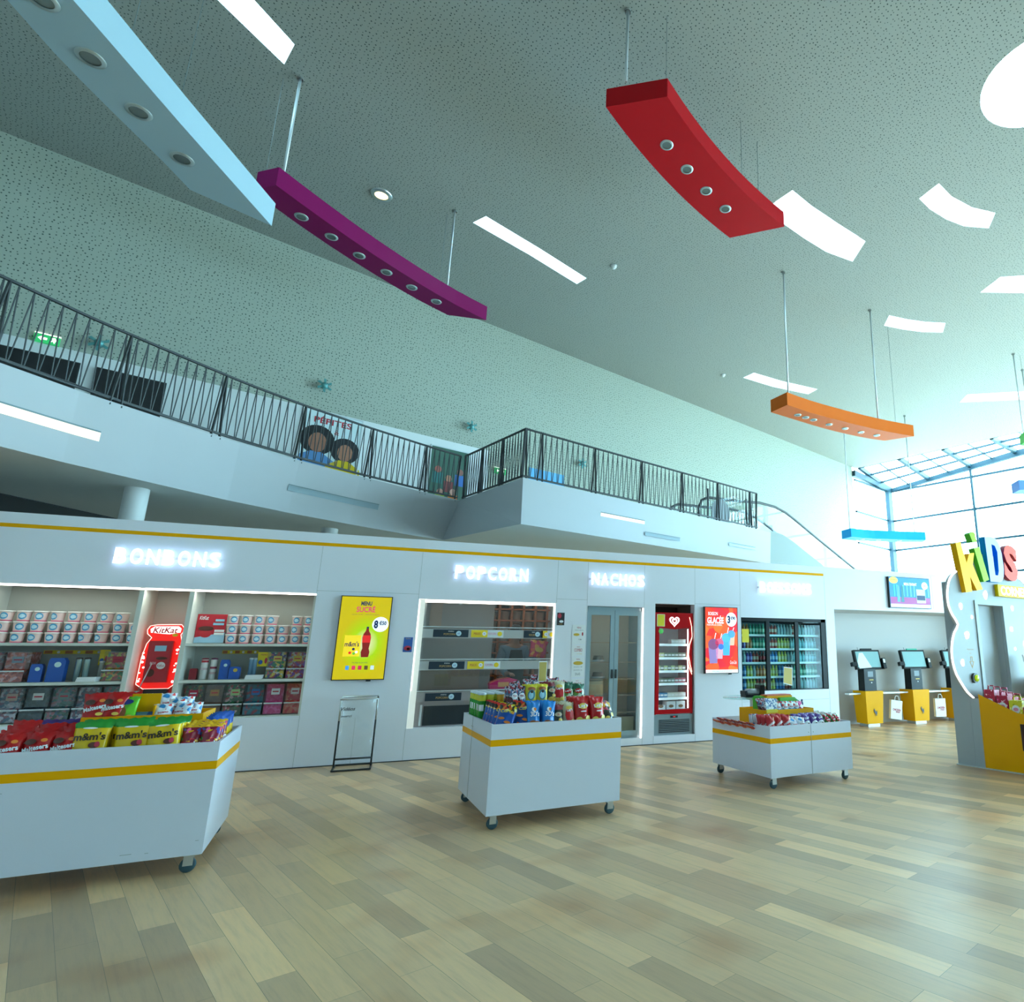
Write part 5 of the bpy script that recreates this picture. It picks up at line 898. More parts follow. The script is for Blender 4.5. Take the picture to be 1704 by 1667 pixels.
class Bag:
    def __init__(s, name, w, h, t, zones, prints=(), seed=1):
        s.body = bagmesh(name, w, h, t, zones, seed); s.kids = []; s.name = name
        for k, p in enumerate(prints):
            if p[0] == 'T': _, b, x, z, ww, hh, m, rot = p; s.kids.append(('logo', wrapm(text_mesh(b, ww, hh, m, 0, .03), w, h, t, x, z, rot, .015)))
            else: _, x, z, rx, rz, m = p; s.kids.append(('printed_picture', wrapm(disc(rx, rz, m), w, h, t, x, z, 0, .011+.0006*k)))
    def put(s, parent_cart, x, y, z, yaw, tilt, label, group, cat='sweets', roll=0, sc=1):
        M = parent_cart.matrix_basis if 0 else (Matrix.Translation(parent_cart.location) @ parent_cart.rotation_euler.to_matrix().to_4x4())
        L = M @ Matrix.Translation((x, y, z)) @ Matrix.Rotation(R_(yaw), 4, 'Z') @ Matrix.Rotation(R_(tilt), 4, 'X') @ Matrix.Rotation(R_(roll), 4, 'Y')
        o = link(s.body, s.name, None, L.translation, label=label, cat=cat, group=group, sc=sc); o.rotation_euler = L.to_euler()
        for n, me in s.kids: link(me, n, o)
        return o
F = lambda n, c, r=.24: mat('foil_'+n, c, r, spec=.4)
f_red = F('red', (.55, .01, .012)); f_yel = F('yellow', (.85, .55, .01)); f_grn = F('green', (.03, .32, .04)); f_crim = F('crimson', (.42, .01, .05)); f_gold = F('gold', (.85, .45, .02))
f_blue = F('blue', (.02, .10, .45)); f_cyan = F('cyan', (.02, .22, .62)); f_lime = F('lime', (.16, .60, .03)); f_blk = F('black', (.03, .035, .03)); f_cream = F('cream', (.60, .52, .36)); f_wht = F('white', (.75, .76, .80)); f_pur = F('purple', (.12, .06, .30)); f_lil = F('lilac', (.42, .34, .55)); f_pink = F('pink', (.75, .05, .25))
P_ = pw; choc = mat('print_choc', (.10, .02, .01), .4); goldp = mat('print_goldp', (.75, .50, .08), .4); blkp = mat('print_ink', (.03, .012, .005), .4); orp = mat('print_orange2', (.80, .22, .03), .4); grp = mat('print_leaf', (.10, .40, .05), .4); blp = mat('print_azure', (.02, .15, .6), .4)
B_malt = Bag('red_sweet_pouch', .148, .22, .075, [(0, f_red)], [('T', 'Maltesers', 0, .115, .125, .032, P_, .25), ('D', .03, .07, .02, .012, goldp), ('D', -.03, .155, .03, .02, choc), ('D', .035, .165, .016, .012, orp)], 2)
B_mm = Bag('yellow_sweet_pouch', .20, .235, .06, [(0, f_yel), (.83, f_grn)], [('T', "m&m's", 0, .145, .165, .05, blkp, .04), ('D', .035, .09, .03, .02, choc), ('D', .05, .095, .014, .018, pr), ('D', -.05, .05, .014, .01, choc), ('D', .02, .045, .012, .012, grp), ('D', .06, .05, .013, .012, orp), ('D', -.01, .20, .04, .006, P_)], 5)
rb = pattern('rainbow_print', ['#e03030', '#e8b020', '#38a048', '#5048b0', '#e06090'], 42, .3, base='#8c1030', thr=.32)
B_skit = Bag('crimson_sweet_pouch', .125, .21, .07, [(0, f_crim), (.45, rb), (.93, f_gold)], [('T', 'Skittles', 0, .07, .12, .032, P_, .22), ('D', .0, .035, .05, .012, f_crim)], 9)
B_ybl = Bag('yellow_blue_sweet_pouch', .14, .22, .06, [(0, f_yel), (.6, f_blue)], [('T', 'MIX', 0, .1, .09, .035, P_, .3), ('D', .02, .05, .025, .018, P_), ('D', -.02, .15, .02, .016, P_)], 4)
B_purp = Bag('purple_chocolate_pouch', .16, .2, .06, [(0, f_pur)], [('D', .02, .1, .035, .03, P_), ('T', 'Milka', 0, .15, .09, .03, P_, 0)], 7)
B_anim = Bag('green_biscuit_pouch', .15, .185, .05, [(0, f_lime)], [('D', .0, .14, .05, .022, mat('print_navy2', (.02, .04, .25), .4)), ('D', 0, .06, .022, .04, mat('print_rustb', (.35, .10, .02), .5)), ('D', -.02, .095, .018, .014, MC['print_rustb']), ('D', -.045, .03, .02, .014, goldp), ('D', .045, .03, .02, .014, goldp)], 3)
wp = pattern('white_red_print', ['#d82828', '#e83830', '#d02020', '#3890d0'], 30, .3, base='#dfe2ec', thr=.42)
B_kin = Bag('white_red_chocolate_pouch', .135, .15, .08, [(0, wp)], [('D', 0, .06, .045, .02, P_), ('T', 'bueno', 0, .06, .07, .02, pr, .1)], 6)
B_bar = Bag('blue_chocolate_bar', .05, .20, .03, [(0, f_blue), (.35, mat('foil_steelblue', (.10, .30, .50), .3)), (.7, f_blue)], [], 8)
cp = pattern('blue_orange_print', ['#e07030', '#e8a040', '#d04828', '#c8e0e8'], 24, .3, base='#1450a8', thr=.26)
cp2 = pattern('yellow_red_print', ['#e8d020', '#d83028', '#e8e0a0', '#303030', '#e08020'], 34, .3)
B_cur = Bag('blue_crisp_packet', .17, .25, .06, [(0, cp), (.72, cp2)], [('T', 'Curly', 0, .165, .11, .035, mat('print_sun', (.85, .7, .05), .4), .1), ('D', -.03, .1, .03, .012, orp), ('D', .03, .07, .03, .012, orp)], 12)
B_3d = Bag('bright_blue_crisp_packet', .13, .245, .08, [(0, f_cyan)], [('T', "3D's", 0, .135, .085, .045, P_, 0), ('D', -.01, .175, .02, .02, P_), ('D', .0, .176, .012, .014, orp), ('D', -.02, .065, .028, .014, MC['print_rustb']), ('D', .02, .06, .025, .013, MC['print_rustb'])], 13)
B_blk = Bag('black_gold_crisp_packet', .12, .22, .07, [(0, f_blk), (.8, mat('foil_dkred', (.25, .02, .03), .3))], [('D', 0, .045, .04, .022, goldp), ('D', 0, .13, .035, .02, f_cream), ('T', 'XL', 0, .13, .03, .02, pr, 0), ('D', .02, .08, .02, .016, goldp)], 14)
B_crm = Bag('cream_red_crisp_packet', .13, .23, .07, [(0, f_cream)], [('D', .0, .11, .045, .075, f_red), ('D', .0, .175, .035, .018, goldp), ('T', "Lay's", 0, .15, .06, .03, P_, .1), ('D', -.02, .04, .035, .02, goldp), ('D', .03, .05, .025, .018, mat('print_crisp', (.85, .6, .1), .4))], 15)
B_lay = Bag('red_crisp_packet', .155, .27, .09, [(0, f_red)], [('D', 0, .185, .045, .028, mat('print_crisp', 0)), ('T', "Lay's", 0, .185, .095, .042, P_, .12), ('D', -.04, .06, .03, .026, MC['print_crisp']), ('D', .0, .04, .035, .028, goldp), ('D', .045, .07, .026, .026, MC['print_crisp']), ('D', .0, .135, .03, .006, P_)], 16)
B_drk = Bag('dark_crisp_packet', .15, .26, .08, [(0, f_blk), (.55, pattern('dark_mix_print', ['#283830', '#c03048', '#d8d0c8', '#384048', '#e0a828'], 30, .3))], [('D', -.03, .06, .026, .024, goldp), ('D', .03, .04, .028, .022, orp), ('D', .03, .1, .022, .022, MC['print_crisp'])], 17)
B_mon = Bag('yellow_monster_crisp_pouch', .125, .19, .05, [(0, mat('foil_acid', (.75, .62, .02), .3))], [('D', 0, .145, .04, .022, MC['print_rustb']), ('D', 0, .09, .038, .05, mat('print_slate', (.05, .22, .28), .4)), ('D', -.005, .085, .024, .034, mat('print_ice', (.45, .75, .85), .4)), ('D', 0, .12, .014, .014, blkp)], 18)
st_ = pattern('striped_print', ['#6a2030', '#c8c0d0', '#282028', '#a83848', '#5878a0'], 48, .3)
B_str = Bag('striped_dark_pouch', .10, .20, .05, [(0, st_)], [('D', 0, .1, .03, .03, P_), ('T', 'TUC', 0, .1, .04, .02, pr, 0)], 19)
B_grn = Bag('green_crisp_packet', .14, .22, .07, [(0, pattern('green_mix_print', ['#184838', '#c8d0b8', '#70a048', '#d8d8d0', '#285840'], 26, .3)), (.75, F('dkgreen', (.02, .12, .06)))], [('D', 0, .13, .04, .025, f_red), ('T', "Lay's", 0, .13, .06, .025, P_, .1)], 20)
B_hari = Bag('red_gummy_pouch', .118, .20, .06, [(0, pattern('gummy_print', ['#f0c890', '#e8d060', '#f0f0e8', '#e87030'], 26, .3, base='#c01820', thr=.22))], [('T', 'HARIBO', 0, .10, .10, .026, P_, .5), ('D', .02, .055, .03, .02, f_red)], 21)
B_milk = Bag('purple_white_pouch', .108, .20, .06, [(0, f_lil), (.45, f_pur)], [('D', -.01, .08, .045, .03, P_), ('D', .0, .07, .02, .015, choc), ('T', 'Daim', 0, .14, .07, .025, P_, .2), ('D', .03, .045, .02, .012, choc)], 22)
B_rg = Bag('red_green_sweet_pouch', .085, .19, .06, [(0, pattern('rg_print', ['#c02030', '#e8e0e0', '#208838', '#d83850', '#e05070'], 30, .3))], [('D', 0, .10, .035, .025, f_red), ('T', 'FRAISE', 0, .10, .055, .018, P_, 0), ('D', .02, .05, .018, .014, grp)], 23)
B_bw = Bag('blue_white_pouch', .13, .15, .07, [(0, pattern('bw_print', ['#3890c0', '#e0e8f0', '#d04848', '#58a8d0', '#e8f0f0'], 30, .3))], [('D', 0, .07, .04, .022, P_), ('T', 'kinder', 0, .07, .06, .018, pr, 0)], 24)
B_pk = Bag('pink_pouch', .11, .14, .05, [(0, f_pink)], [('D', 0, .07, .03, .022, P_)], 25)
B_flat = Bag('flat_red_orange_pack', .15, .19, .025, [(0, pattern('flat_print', ['#e03818', '#e86020', '#c82010', '#f08030'], 22, .3))], [], 26)
rb_ = random.Random(11)
def grid(bag, cart_, xs, ys, z, dz, tilt, lab, grp, cat='sweets', yaw=0, jit=5, dx=0):
    for j, y in enumerate(ys):
        for i, x in enumerate(xs):
            l = lab+(', %s row' % ORD[j] if len(ys) > 1 else '')+(', %s from left' % ORD[i] if len(xs) > 1 else '')
            bag.put(cart_, x+dx*j, y, z+dz*j, yaw+rb_.uniform(-jit, jit), tilt+rb_.uniform(-jit, jit)*.6, l, grp, cat, rb_.uniform(-3.5, 3.5))
z1 = .755
G1 = 'sweet pouches on the left cart'
# cart 1 risers
def riser(cart_, x0, x1, y0, y1, z0, z1_, m, nm, lab):
    e = empty(nm, lab, 'tray', cart_.matrix_basis.translation if 0 else cart_.location, 0); e.rotation_euler = cart_.rotation_euler
    MB().box(x0, x1, y0, y0+.012, z0, z1_, m).box(x0, x1, y1-.012, y1, z0, z1_, m).box(x0, x0+.012, y0+.012, y1-.012, z0, z1_, m).box(x1-.012, x1, y0+.012, y1-.012, z0, z1_, m).build('tray_sides', e)
    MB().box(x0+.012, x1-.012, y0+.012, y1-.012, z1_-.07, z1_-.055, m).build('tray_floor', e); return e
riser(c1, .34, 1.06, .44, 1.0, .752, 1.03, M_yel, 'yellow_tray', 'raised yellow tray in the middle of the left cart')
e = empty('yellow_carton', 'open yellow cardboard carton back panel standing in the raised tray of the left cart', 'box', c1.location, 0); e.rotation_euler = c1.rotation_euler
MB().box(.52, .75, .60, .61, .975, 1.18, M_yel).box(.52, .53, .47, .60, .975, 1.05, M_yel).box(.74, .75, .47, .60, .975, 1.10, M_yel).build('carton_sides', e); MB().box(.53, .74, .46, .472, .975, 1.03, M_yel).build('carton_front', e)
for q in range(3):
    grid(B_malt, c1, [.085, .235, .372], [.075+.10*q], z1+.02*q, 0, -14, 'red pouch, %s row at the left cart\'s left end' % ['front', 'second', 'third'][q], G1)
grid(B_malt, c1, [.0+.06], [.37], z1+.06, 0, -14, 'red pouch in the last row at the left of the left cart', G1)
grid(B_purp, c1, [.12, .26], [.47, .58], z1+.05, .01, -12, 'purple pouch behind the red ones, left cart', G1)
for q in range(4):
    grid(B_mm, c1, [.50, .70+.03*(q == 0), .91], [.07+.075*q], z1+.030+.002*q, 0, -7, 'yellow pouch with green top, %s row of the left cart' % ['front', 'second', 'third', 'fourth'][q], G1, jit=3.5)
for q in range(4):
    grid(B_skit, c1, [1.06, 1.178], [.085+.10*q], z1+.012+.004*q, 0, -16, 'crimson rainbow pouch, %s row at the left cart\'s right end' % ['front', 'second', 'third', 'fourth'][q], G1, yaw=14, jit=4)
for q in range(6): B_ybl.put(c1, 1.165-.005*q, .46+.10*q, z1+.03, 20+rb_.uniform(-5, 5), -14, 'yellow and blue pouch along the right side of the left cart, %s from the front' % ORD[q], G1)
for q in range(3): grid(B_malt, c1, [.40+.02*q, .49+.02*q], [.49+.07*q], .975, 0, -10, 'red pouch in the raised tray of the left cart, %s row' % ORD[q], G1, jit=4)
grid(B_anim, c1, [.565], [.49], .985, 0, -14, 'bright green biscuit pouch in the raised tray of the left cart', G1, yaw=-14)
for i in range(6): B_bar.put(c1, .765, .53+.02*i, 1.0+.012*(i % 3), 0, 0, 'blue chocolate bar lying in the yellow carton on the left cart, %s of six' % ORD[i], 'blue chocolate bars', roll=-90)
for i, (x, y, z) in enumerate(((.80, .48, .98), (.90, .50, .98), (.845, .58, 1.01), (.96, .60, .98), (.90, .68, 1.02))): B_kin.put(c1, x, y, z, rb_.uniform(-25, 25), -25, 'white and red pouch, right side of the left cart\'s tray, %s from front' % ORD[i], G1, sc=.9)
for i, (x, y) in enumerate(((.50, .86), (.62, .88), (.74, .9))): B_kin.put(c1, x, y, 1.02, rb_.uniform(-25, 25), -20, 'white and red pouch, back of the left cart\'s tray, %s from left' % ORD[i], G1)
# ---- cart 2
G2 = 'crisp packets on the middle cart'; z2 = .765
riser(c2, .32, 1.05, .50, 1.0, .758, 1.02, M_wallw, 'white_tray', 'raised white tray in the middle of the middle cart')
cang = F('can_green', (.02, .30, .03)); cany = F('can_yellow', (.62, .60, .03)); cano = F('can_orange', (.75, .38, .02)); clid = mat('can_lid', (.70, .78, .86), .25)
canm = [MB().lathe([(0, 0), (.036, 0), (.036, .255)], g, 20).lathe([(.0362, .255), (.0362, .315), (0, .315)], y, 20).mesh('crisp_can') for g, y in ((cang, cany), (cano, cano))]
cl_ = MB().lathe([(.0385, .312), (.0385, .33), (0, .332)], clid, 20).mesh('lid'); 
cd_ = MB().add([(0.0365*math.sin(t), -.0375*math.cos(t), z) for z in (.16, .22) for t in (-.7, -.35, 0, .35, .7)], [(i, i+1, i+6, i+5) for i in range(4)], P_).mesh('printed_picture')
cnt = 0
for (x, y) in [(.065, 1.20), (.065, 1.11), (.065, 1.02), (.065, .93), (.065, .84), (.15, .80), (.15, .89), (.15, .98), (.15, 1.07), (.15, 1.16), (.24, .76), (.24, .85), (.24, .94), (.24, 1.03), (.24, 1.12), (.06, .75)]:
    M = Matrix.Translation(c2.location) @ c2.rotation_euler.to_matrix().to_4x4() @ Matrix.Translation((x, y, z2)); k = 1 if x > .2 and y < .8 else 0
    o = link(canm[k], 'crisp_can', None, M.translation, rb_.uniform(-.4, .3), label='%s crisp can on the middle cart, column %s from left, %s from front' % (['green', 'orange'][k], ORD[int((x-.03)/.085)], ORD[int(round((y-.75)/.09))]), cat='can', group='tall crisp cans on the middle cart'); link(cl_, 'lid', o); link(cd_, 'printed_picture', o)
for j in range(5):
    for i in range(2):
        B_cur.put(c2, .115+.175*i, .10+.125*j+.03*i, z2+.035+.012*i, -18+rb_.uniform(-7, 7), -27, 'leaning blue and orange crisp packet, middle cart, %s row back, %s from left' % (ORD[j], ORD[i]), G2, 'crisps', 8)
for q in range(3): grid(B_3d, c2, [.40, .535], [.09+.10*q], z2+.03, 0, -8, 'bright blue crisp packet in the %s row of the middle cart' % ORD[q], G2, 'crisps')
for q in range(3): grid(B_blk, c2, [.63], [.10+.09*q], z2+.02, 0, -10, 'black and gold crisp packet in the %s row of the middle cart' % ORD[q], G2, 'crisps')
for q in range(3): grid(B_crm, c2, [.745], [.10+.09*q], z2+.03, 0, -14, 'cream and red crisp packet in the %s row of the middle cart' % ORD[q], G2, 'crisps', yaw=6)
for q in range(3): grid(B_lay, c2, [.875, 1.035], [.09+.12*q], z2+.03, 0, -13, 'red crisp packet in the %s row of the middle cart' % ORD[q], G2, 'crisps', yaw=4)
for q in range(4): B_drk.put(c2, 1.155, .10+.14*q, z2+.02, 22, -26, 'dark crisp packet at the right edge of the middle cart, %s from the front' % ORD[q], G2, 'crisps', 8)
for q in range(2): grid(B_mon, c2, [.46, .575], [.46+.06*q], .99-.0, 0, -6, 'yellow monster-print pouch in the %s row of the middle cart tray' % ORD[q], G2, 'crisps')
for q in range(3): grid(B_str, c2, [.305, .375], [.44+.07*q], .97, 0, -14, 'dark striped pouch, %s row left of the yellow monster pouches' % ORD[q], G2, 'crisps', jit=7)
for q in range(3): grid(B_blk, c2, [.685], [.50+.08*q], .98, 0, -14, 'black and gold packet in the middle cart tray, %s row' % ORD[q], G2, 'crisps')
for q in range(3): grid(B_crm, c2, [.765], [.50+.08*q], .975, 0, -12, 'cream and red packet in the middle cart tray, %s row' % ORD[q], G2, 'crisps')
for q in range(4): grid(B_grn, c2, [.875, .98], [.52+.10*q], .965, 0, -24, 'green and white crisp packet in the middle cart tray, %s row' % ORD[q], G2, 'crisps', jit=8)
for i, (x, y, z, yw) in enumerate(((.42, .72, 1.03, -20), (.52, .74, 1.04, 10), (.63, .74, 1.06, -15), (.74, .72, 1.07, 30), (.84, .76, 1.05, -10), (.65, .86, 1.08, 0), (.77, .88, 1.06, 35), (.95, .8, 1.02, 20))): B_str.put(c2, x, y, z, yw, -35, 'dark striped pouch on top of the heap on the middle cart, %s from the left' % ORD[i], G2, 'crisps', yw, sc=1.05)
for i, (x, y) in enumerate(((1.12, .68), (1.14, .84), (1.12, 1.0))): B_drk.put(c2, x, y, .85, 30, -35, 'dark crisp packet at the back right of the middle cart, %s from the front' % ORD[i], G2, 'crisps', 20)
e = empty('price_sign', 'yellow price sign on a stick rising from the middle cart', 'sign', c2.location); e.rotation_euler = c2.rotation_euler
MB().box(.60, .69, .70, .704, 1.19, 1.40, M_paper).build('board', e); MB().box(.607, .683, .698, .70, 1.20, 1.39, mat('notice_ochre', 0)).build('yellow_sheet', e); MB().tube([(.645, .704, .97), (.645, .704, 1.25)], .005, M_steel, 8).build('stick', e)
# ---- cart 3
G3 = 'sweet pouches on the right cart'; z3 = .56
riser(c3, .26, 1.02, .42, .98, .558, .80, M_yel, 'yellow_tray', 'raised yellow tray in the middle of the right cart')
for j in range(5):
    for i in range(2): B_flat.put(c3, .07+.06*i, .34+.16*j, .60+.02*i, 80, -72, 'flat red-orange pack along the left side of the right cart, %s from the front, %s' % (ORD[j], ['outer', 'inner'][i]), G3)
tb = [MB().lathe([(0, 0), (.011, 0), (.011, .12), (.006, .13), (0, .13)], mat('tube_'+n, c, .35), 10, mats=[mat('tube_'+n, 0), mat('tube_'+n, 0), mat('tube_tip', (.6, .65, .72), .3), mat('tube_tip', 0)]).mesh('sweet_tube') for n, c in (('red', (.6, .03, .05)), ('blue', (.05, .15, .5)), ('white', (.7, .74, .8)))] if 0 else None
for n, c in (('red', (.6, .03, .05)), ('blue', (.05, .15, .5)), ('white', (.7, .74, .8)), ('tip', (.6, .65, .72))): mat('tube_'+n, c, .35)
tb = []
for n in ('red', 'blue', 'white'):
    a, t_ = MC['tube_'+n], MC['tube_tip']; tb.append(MB().lathe([(0, 0), (.012, 0), (.012, .05), (.012, .14), (.007, .15), (0, .15)], a, 10, mats=[a, a, t_, a, a]).mesh('sweet_tube'))
for g, (x0, y0) in enumerate(((.0, .36), (.14, .24))):
    for i in range(4):
        for j in range(2):
            M = Matrix.Translation(c3.location) @ c3.rotation_euler.to_matrix().to_4x4() @ Matrix.Translation((x0+.04+.03*i, y0+.03*j+.04, .62))
            link(tb[(i+j+g) % 3], 'sweet_tube', None, M.translation, rot=(R_(-8), 0, 0), label='%s sweet tube in the %s bundle on the right cart, %s across, %s row' % (['red', 'blue', 'white'][(i+j+g) % 3], ['left', 'right'][g], ORD[i], ['front', 'back'][j]), cat='tube', group='sweet tubes on the right cart')
e = empty('price_box', 'small yellow box with a black price print at the front left of the right cart', 'box', c3.location); e.rotation_euler = c3.rotation_euler
MB().box(.13, .29, .20, .30, .56, .71, mat('foil_acid', 0)).build('box_body', e); text('3€90', .21, .675, .07, .035, pk, e, .199); MB().box(.13, .29, .198, .302, .70, .712, M_yel).build('rim', e)
for q in range(3): grid(B_hari, c3, [.10-.0, .225, .33], [.10+.08*q], z3+.02, 0, -20, 'red gummy pouch in the %s row of the right cart' % ORD[q], G3, yaw=-6, jit=7)
for q in range(3): grid(B_kin, c3, [.43, .54], [.09+.09*q], z3+.03, 0, -22, 'white and red pouch in the %s row of the right cart' % ORD[q], G3, jit=7)
for q in range(3): grid(B_milk, c3, [.66, .78, .88], [.10+.09*q], z3+.015, 0, -28, 'purple pouch in the %s row of the right cart' % ORD[q], G3, yaw=8, jit=6)
for q in range(4): grid(B_rg, c3, [.98, 1.07, 1.155], [.10+.11*q], z3+.02, 0, -24, 'red and green pouch, %s row at the right cart\'s right end' % ORD[q], G3, yaw=12, jit=7)
for q in range(2): grid(B_str, c3, [.32, .40], [.47+.08*q], .745, 0, -30, 'dark striped pouch at the left of the yellow tray, %s row' % ORD[q], G3, jit=12)
for q in range(3): grid(B_bw, c3, [.50, .60, .70, .79], [.48+.10*q], .745+.02*q, 0, -20, 'blue and white pouch in the yellow tray, %s row' % ORD[q], G3, jit=8)
for q in range(3): B_pk.put(c3, .87, .48+.10*q, .745, 10, -20, 'pink pouch at the right of the right cart\'s tray, %s from front' % ORD[q], G3)
e = empty('folded_leaflet', 'white and blue leaflet on a yellow card, right cart, left of the tray', 'leaflet', c3.location); e.rotation_euler = c3.rotation_euler
MB().add([(.27, .42, .80), (.44, .42, .80), (.46, .46, .93), (.29, .46, .94)], [(0, 1, 2, 3)], pattern('leaflet_print', ['#e8eef4', '#98b8d0', '#e8eef4', '#5878b0'], 60, .5)).build('sheet', e); MB().box(.27, .44, .41, .418, .77, .81, mat('foil_acid', 0)).build('yellow_card', e)
for i, (x0, x1, y0, z, h, m, lb) in enumerate(((.44, .84, .62, .885, .065, M_yel, 'yellow-orange sweet carton on top of the right cart'), (.60, .86, .56, .865, .05, mat('carton_green', (.05, .42, .02), .4), 'bright green carton on the right cart'), (.36, .44, .66, .885, .05, MC['carton_green'], 'small green carton left of the yellow-orange one on the right cart'), (.84, .98, .66, .80, .08, mat('carton_leaf', (.02, .35, .10), .4), 'dark green carton at the back right of the yellow tray'))):
    e = empty('sweet_carton', lb, 'box', c3.location); e.rotation_euler = c3.rotation_euler; MB().box(x0, x1, y0, y0+.16, z-.10, z+h, m).build('box_body', e); MB().box(x0+.01, x1-.01, y0+.01, y0+.15, z+h, z+h+.012, mat('top_sweets', (.70, .12, .06), .4) if i == 0 else m).build('contents', e)
for i in range(9):
    x = .92+.045*i*.8; M = Matrix.Translation(c3.location) @ c3.rotation_euler.to_matrix().to_4x4() @ Matrix.Translation((x, .86+.02*(i % 3), .70+.02*((i*7) % 3)))
    e = empty('blue_lollipop', 'dark blue knobbly lollipop at the back right of the right cart, %s from the left' % ORD[i], 'sweet', M.translation, rot=(0, R_(rb_.uniform(-25, 25)), 0), group='dark blue lollipops'); m = mat('navy_gloss', (.01, .03, .14), .3)
    MB().lathe([(0, .04), (.022, .05), (.028, .075), (.02, .1), (0, .11)], m, 10).lathe([(0, .095), (.012, .1), (.014, .125), (0, .135)], m, 8).build('head', e); MB().tube([(0, 0, 0), (0, 0, .05)], .006, m, 6).build('stick', e)
# ---------------------------------------------------------------- glass table and terminal
gt = empty('glass_table', 'round glass-topped high table behind the right cart', 'table', (4.98, 8.45, 0))
MB().lathe([(0, .822), (.44, .822), (.445, .830), (.44, .838), (0, .838)], glass('table_glass', (.75, .9, .88), 1, .02, cloud=.12), 40).build('tabletop', gt); MB().lathe([(.035, .02), (.035, .82)], M_alu, 18).build('leg', gt); MB().lathe([(0, 0), (.22, 0), (.22, .012), (.05, .025), (0, .025)], M_steel, 30).build('base', gt)
MB().lathe([(.035, .79), (.12, .815), (.12, .822)], M_steel, 20).build('top_plate', gt)
pt = empty('receipt_printer', 'black and silver till printer on the glass table', 'printer', (4.98, 8.42, .839), R_(-5))
MB().box(-.16, .13, -.09, .10, 0, .04, M_blk).build('base', pt); MB().tube([(-.13, -.02, .075), (.10, -.02, .075)], .045, mat('silver_roll', (.45, .48, .5), .3, metal=.5), 16).build('roller', pt); MB().box(.08, .15, -.09, .10, .04, .17, M_blk).build('side_housing', pt); MB().box(-.17, -.13, -.08, .09, .04, .09, M_blk).build('side_housing', pt)
# ---------------------------------------------------------------- person serving behind the popcorn window
def skin(name, verts, edges, rad, m, parent, sub=2, root=0):
    me = bpy.data.meshes.new(name); me.from_pydata(verts, edges, []); o = bpy.data.objects.new(name, me); COL.objects.link(o)
    sk = o.modifiers.new('skin', 'SKIN'); sk.use_smooth_shade = True
    for i, r in enumerate(rad): me.skin_vertices[0].data[i].radius = r if isinstance(r, tuple) else (r, r)
    me.skin_vertices[0].data[root].use_root = True
    s = o.modifiers.new('sub', 'SUBSURF'); s.levels = sub; s.render_levels = sub
    dg = bpy.context.evaluated_depsgraph_get(); dg.update(); m2 = bpy.data.meshes.new_from_object(o.evaluated_get(dg)); bpy.data.objects.remove(o)
    m2.materials.clear(); m2.materials.append(m); 
    for p in m2.polygons: p.use_smooth = True; p.material_index = 0
    return link(m2, name, parent)
pe = empty('person', 'person in grey-blue hooded top and black apron holding a pink packet behind the popcorn window', 'person', (1.93, 11.35, 0), R_(8)); pe.scale = (1.05,)*3
skn = mat('skin', (.30, .15, .10), .55); hood = mat('hoodie', (.13, .20, .27), .8); apr = mat('apron_black', (.012, .014, .02), .7); jea = mat('trousers_dark', (.02, .03, .05), .8)
# joints: 0 pelvis 1 waist 2 chest 3 neck base 4 neck 5-8 left arm 9-12 right arm 13-15 left leg 16-18 right leg
V = [(0, 0, .98), (0, 0, 1.12), (0, -.01, 1.36), (0, -.02, 1.50), (0, -.04, 1.57), (-.17, -.01, 1.47), (-.24, -.02, 1.22), (-.16, -.22, 1.08), (-.12, -.28, 1.09), (.17, -.01, 1.47), (.26, -.06, 1.25), (.30, -.26, 1.36), (.31, -.32, 1.40), (-.10, 0, .92), (-.11, -.02, .50), (-.11, .02, .09), (-.11, -.12, .04), (.10, 0, .92), (.11, -.02, .50), (.11, .02, .09), (.11, -.12, .04), (0, -.06, 1.64), (0, -.08, 1.72)]
E_ = [(0, 1), (1, 2), (2, 3), (3, 4), (3, 5), (5, 6), (6, 7), (7, 8), (3, 9), (9, 10), (10, 11), (11, 12), (0, 13), (13, 14), (14, 15), (15, 16), (0, 17), (17, 18), (18, 19), (19, 20), (4, 21), (21, 22)]
RD = [(.15, .11), (.13, .10), (.16, .11), (.09, .08), .055, .065, .048, .036, .03, .065, .048, .036, .03, .085, .058, .042, .035, .085, .058, .042, .035, (.075, .09), (.072, .09)]
body = skin('body', V, E_, RD, skn, pe)
tor = [0, 1, 2, 3, 5, 6, 7, 9, 10, 11]; ix = {k: n for n, k in enumerate(tor)}
skin('hooded_top', [V[k] for k in tor], [(ix[a], ix[b]) for a, b in E_ if a in ix and b in ix], [tuple(q*1.13+.01 for q in (RD[k] if isinstance(RD[k], tuple) else (RD[k], RD[k]))) for k in tor], hood, pe)
skin('trousers', [V[k] for k in (0, 13, 14, 15, 17, 18, 19)], [(0, 1), (1, 2), (2, 3), (0, 4), (4, 5), (5, 6)], [(.165, .125), .1, .072, .06, .1, .072, .06], jea, pe)
skin('hood', [(-.08, .03, 1.50), (0, .07, 1.53), (.08, .03, 1.50)], [(0, 1), (1, 2)], [.04, .055, .04], hood, pe, root=1)
MB().prism([(-.12, .60), (.12, .60), (.14, 1.15), (.09, 1.45), (-.09, 1.45), (-.14, 1.15)], -.165, -.15, apr).build('apron', pe)
skin('hair', [(0, -.02, 1.69), (0, -.03, 1.77), (0, .01, 1.80)], [(0, 1), (1, 2)], [(.082, .085), (.086, .09), (.06, .06)], mat('hair_black', (.01, .009, .01), .7), pe)
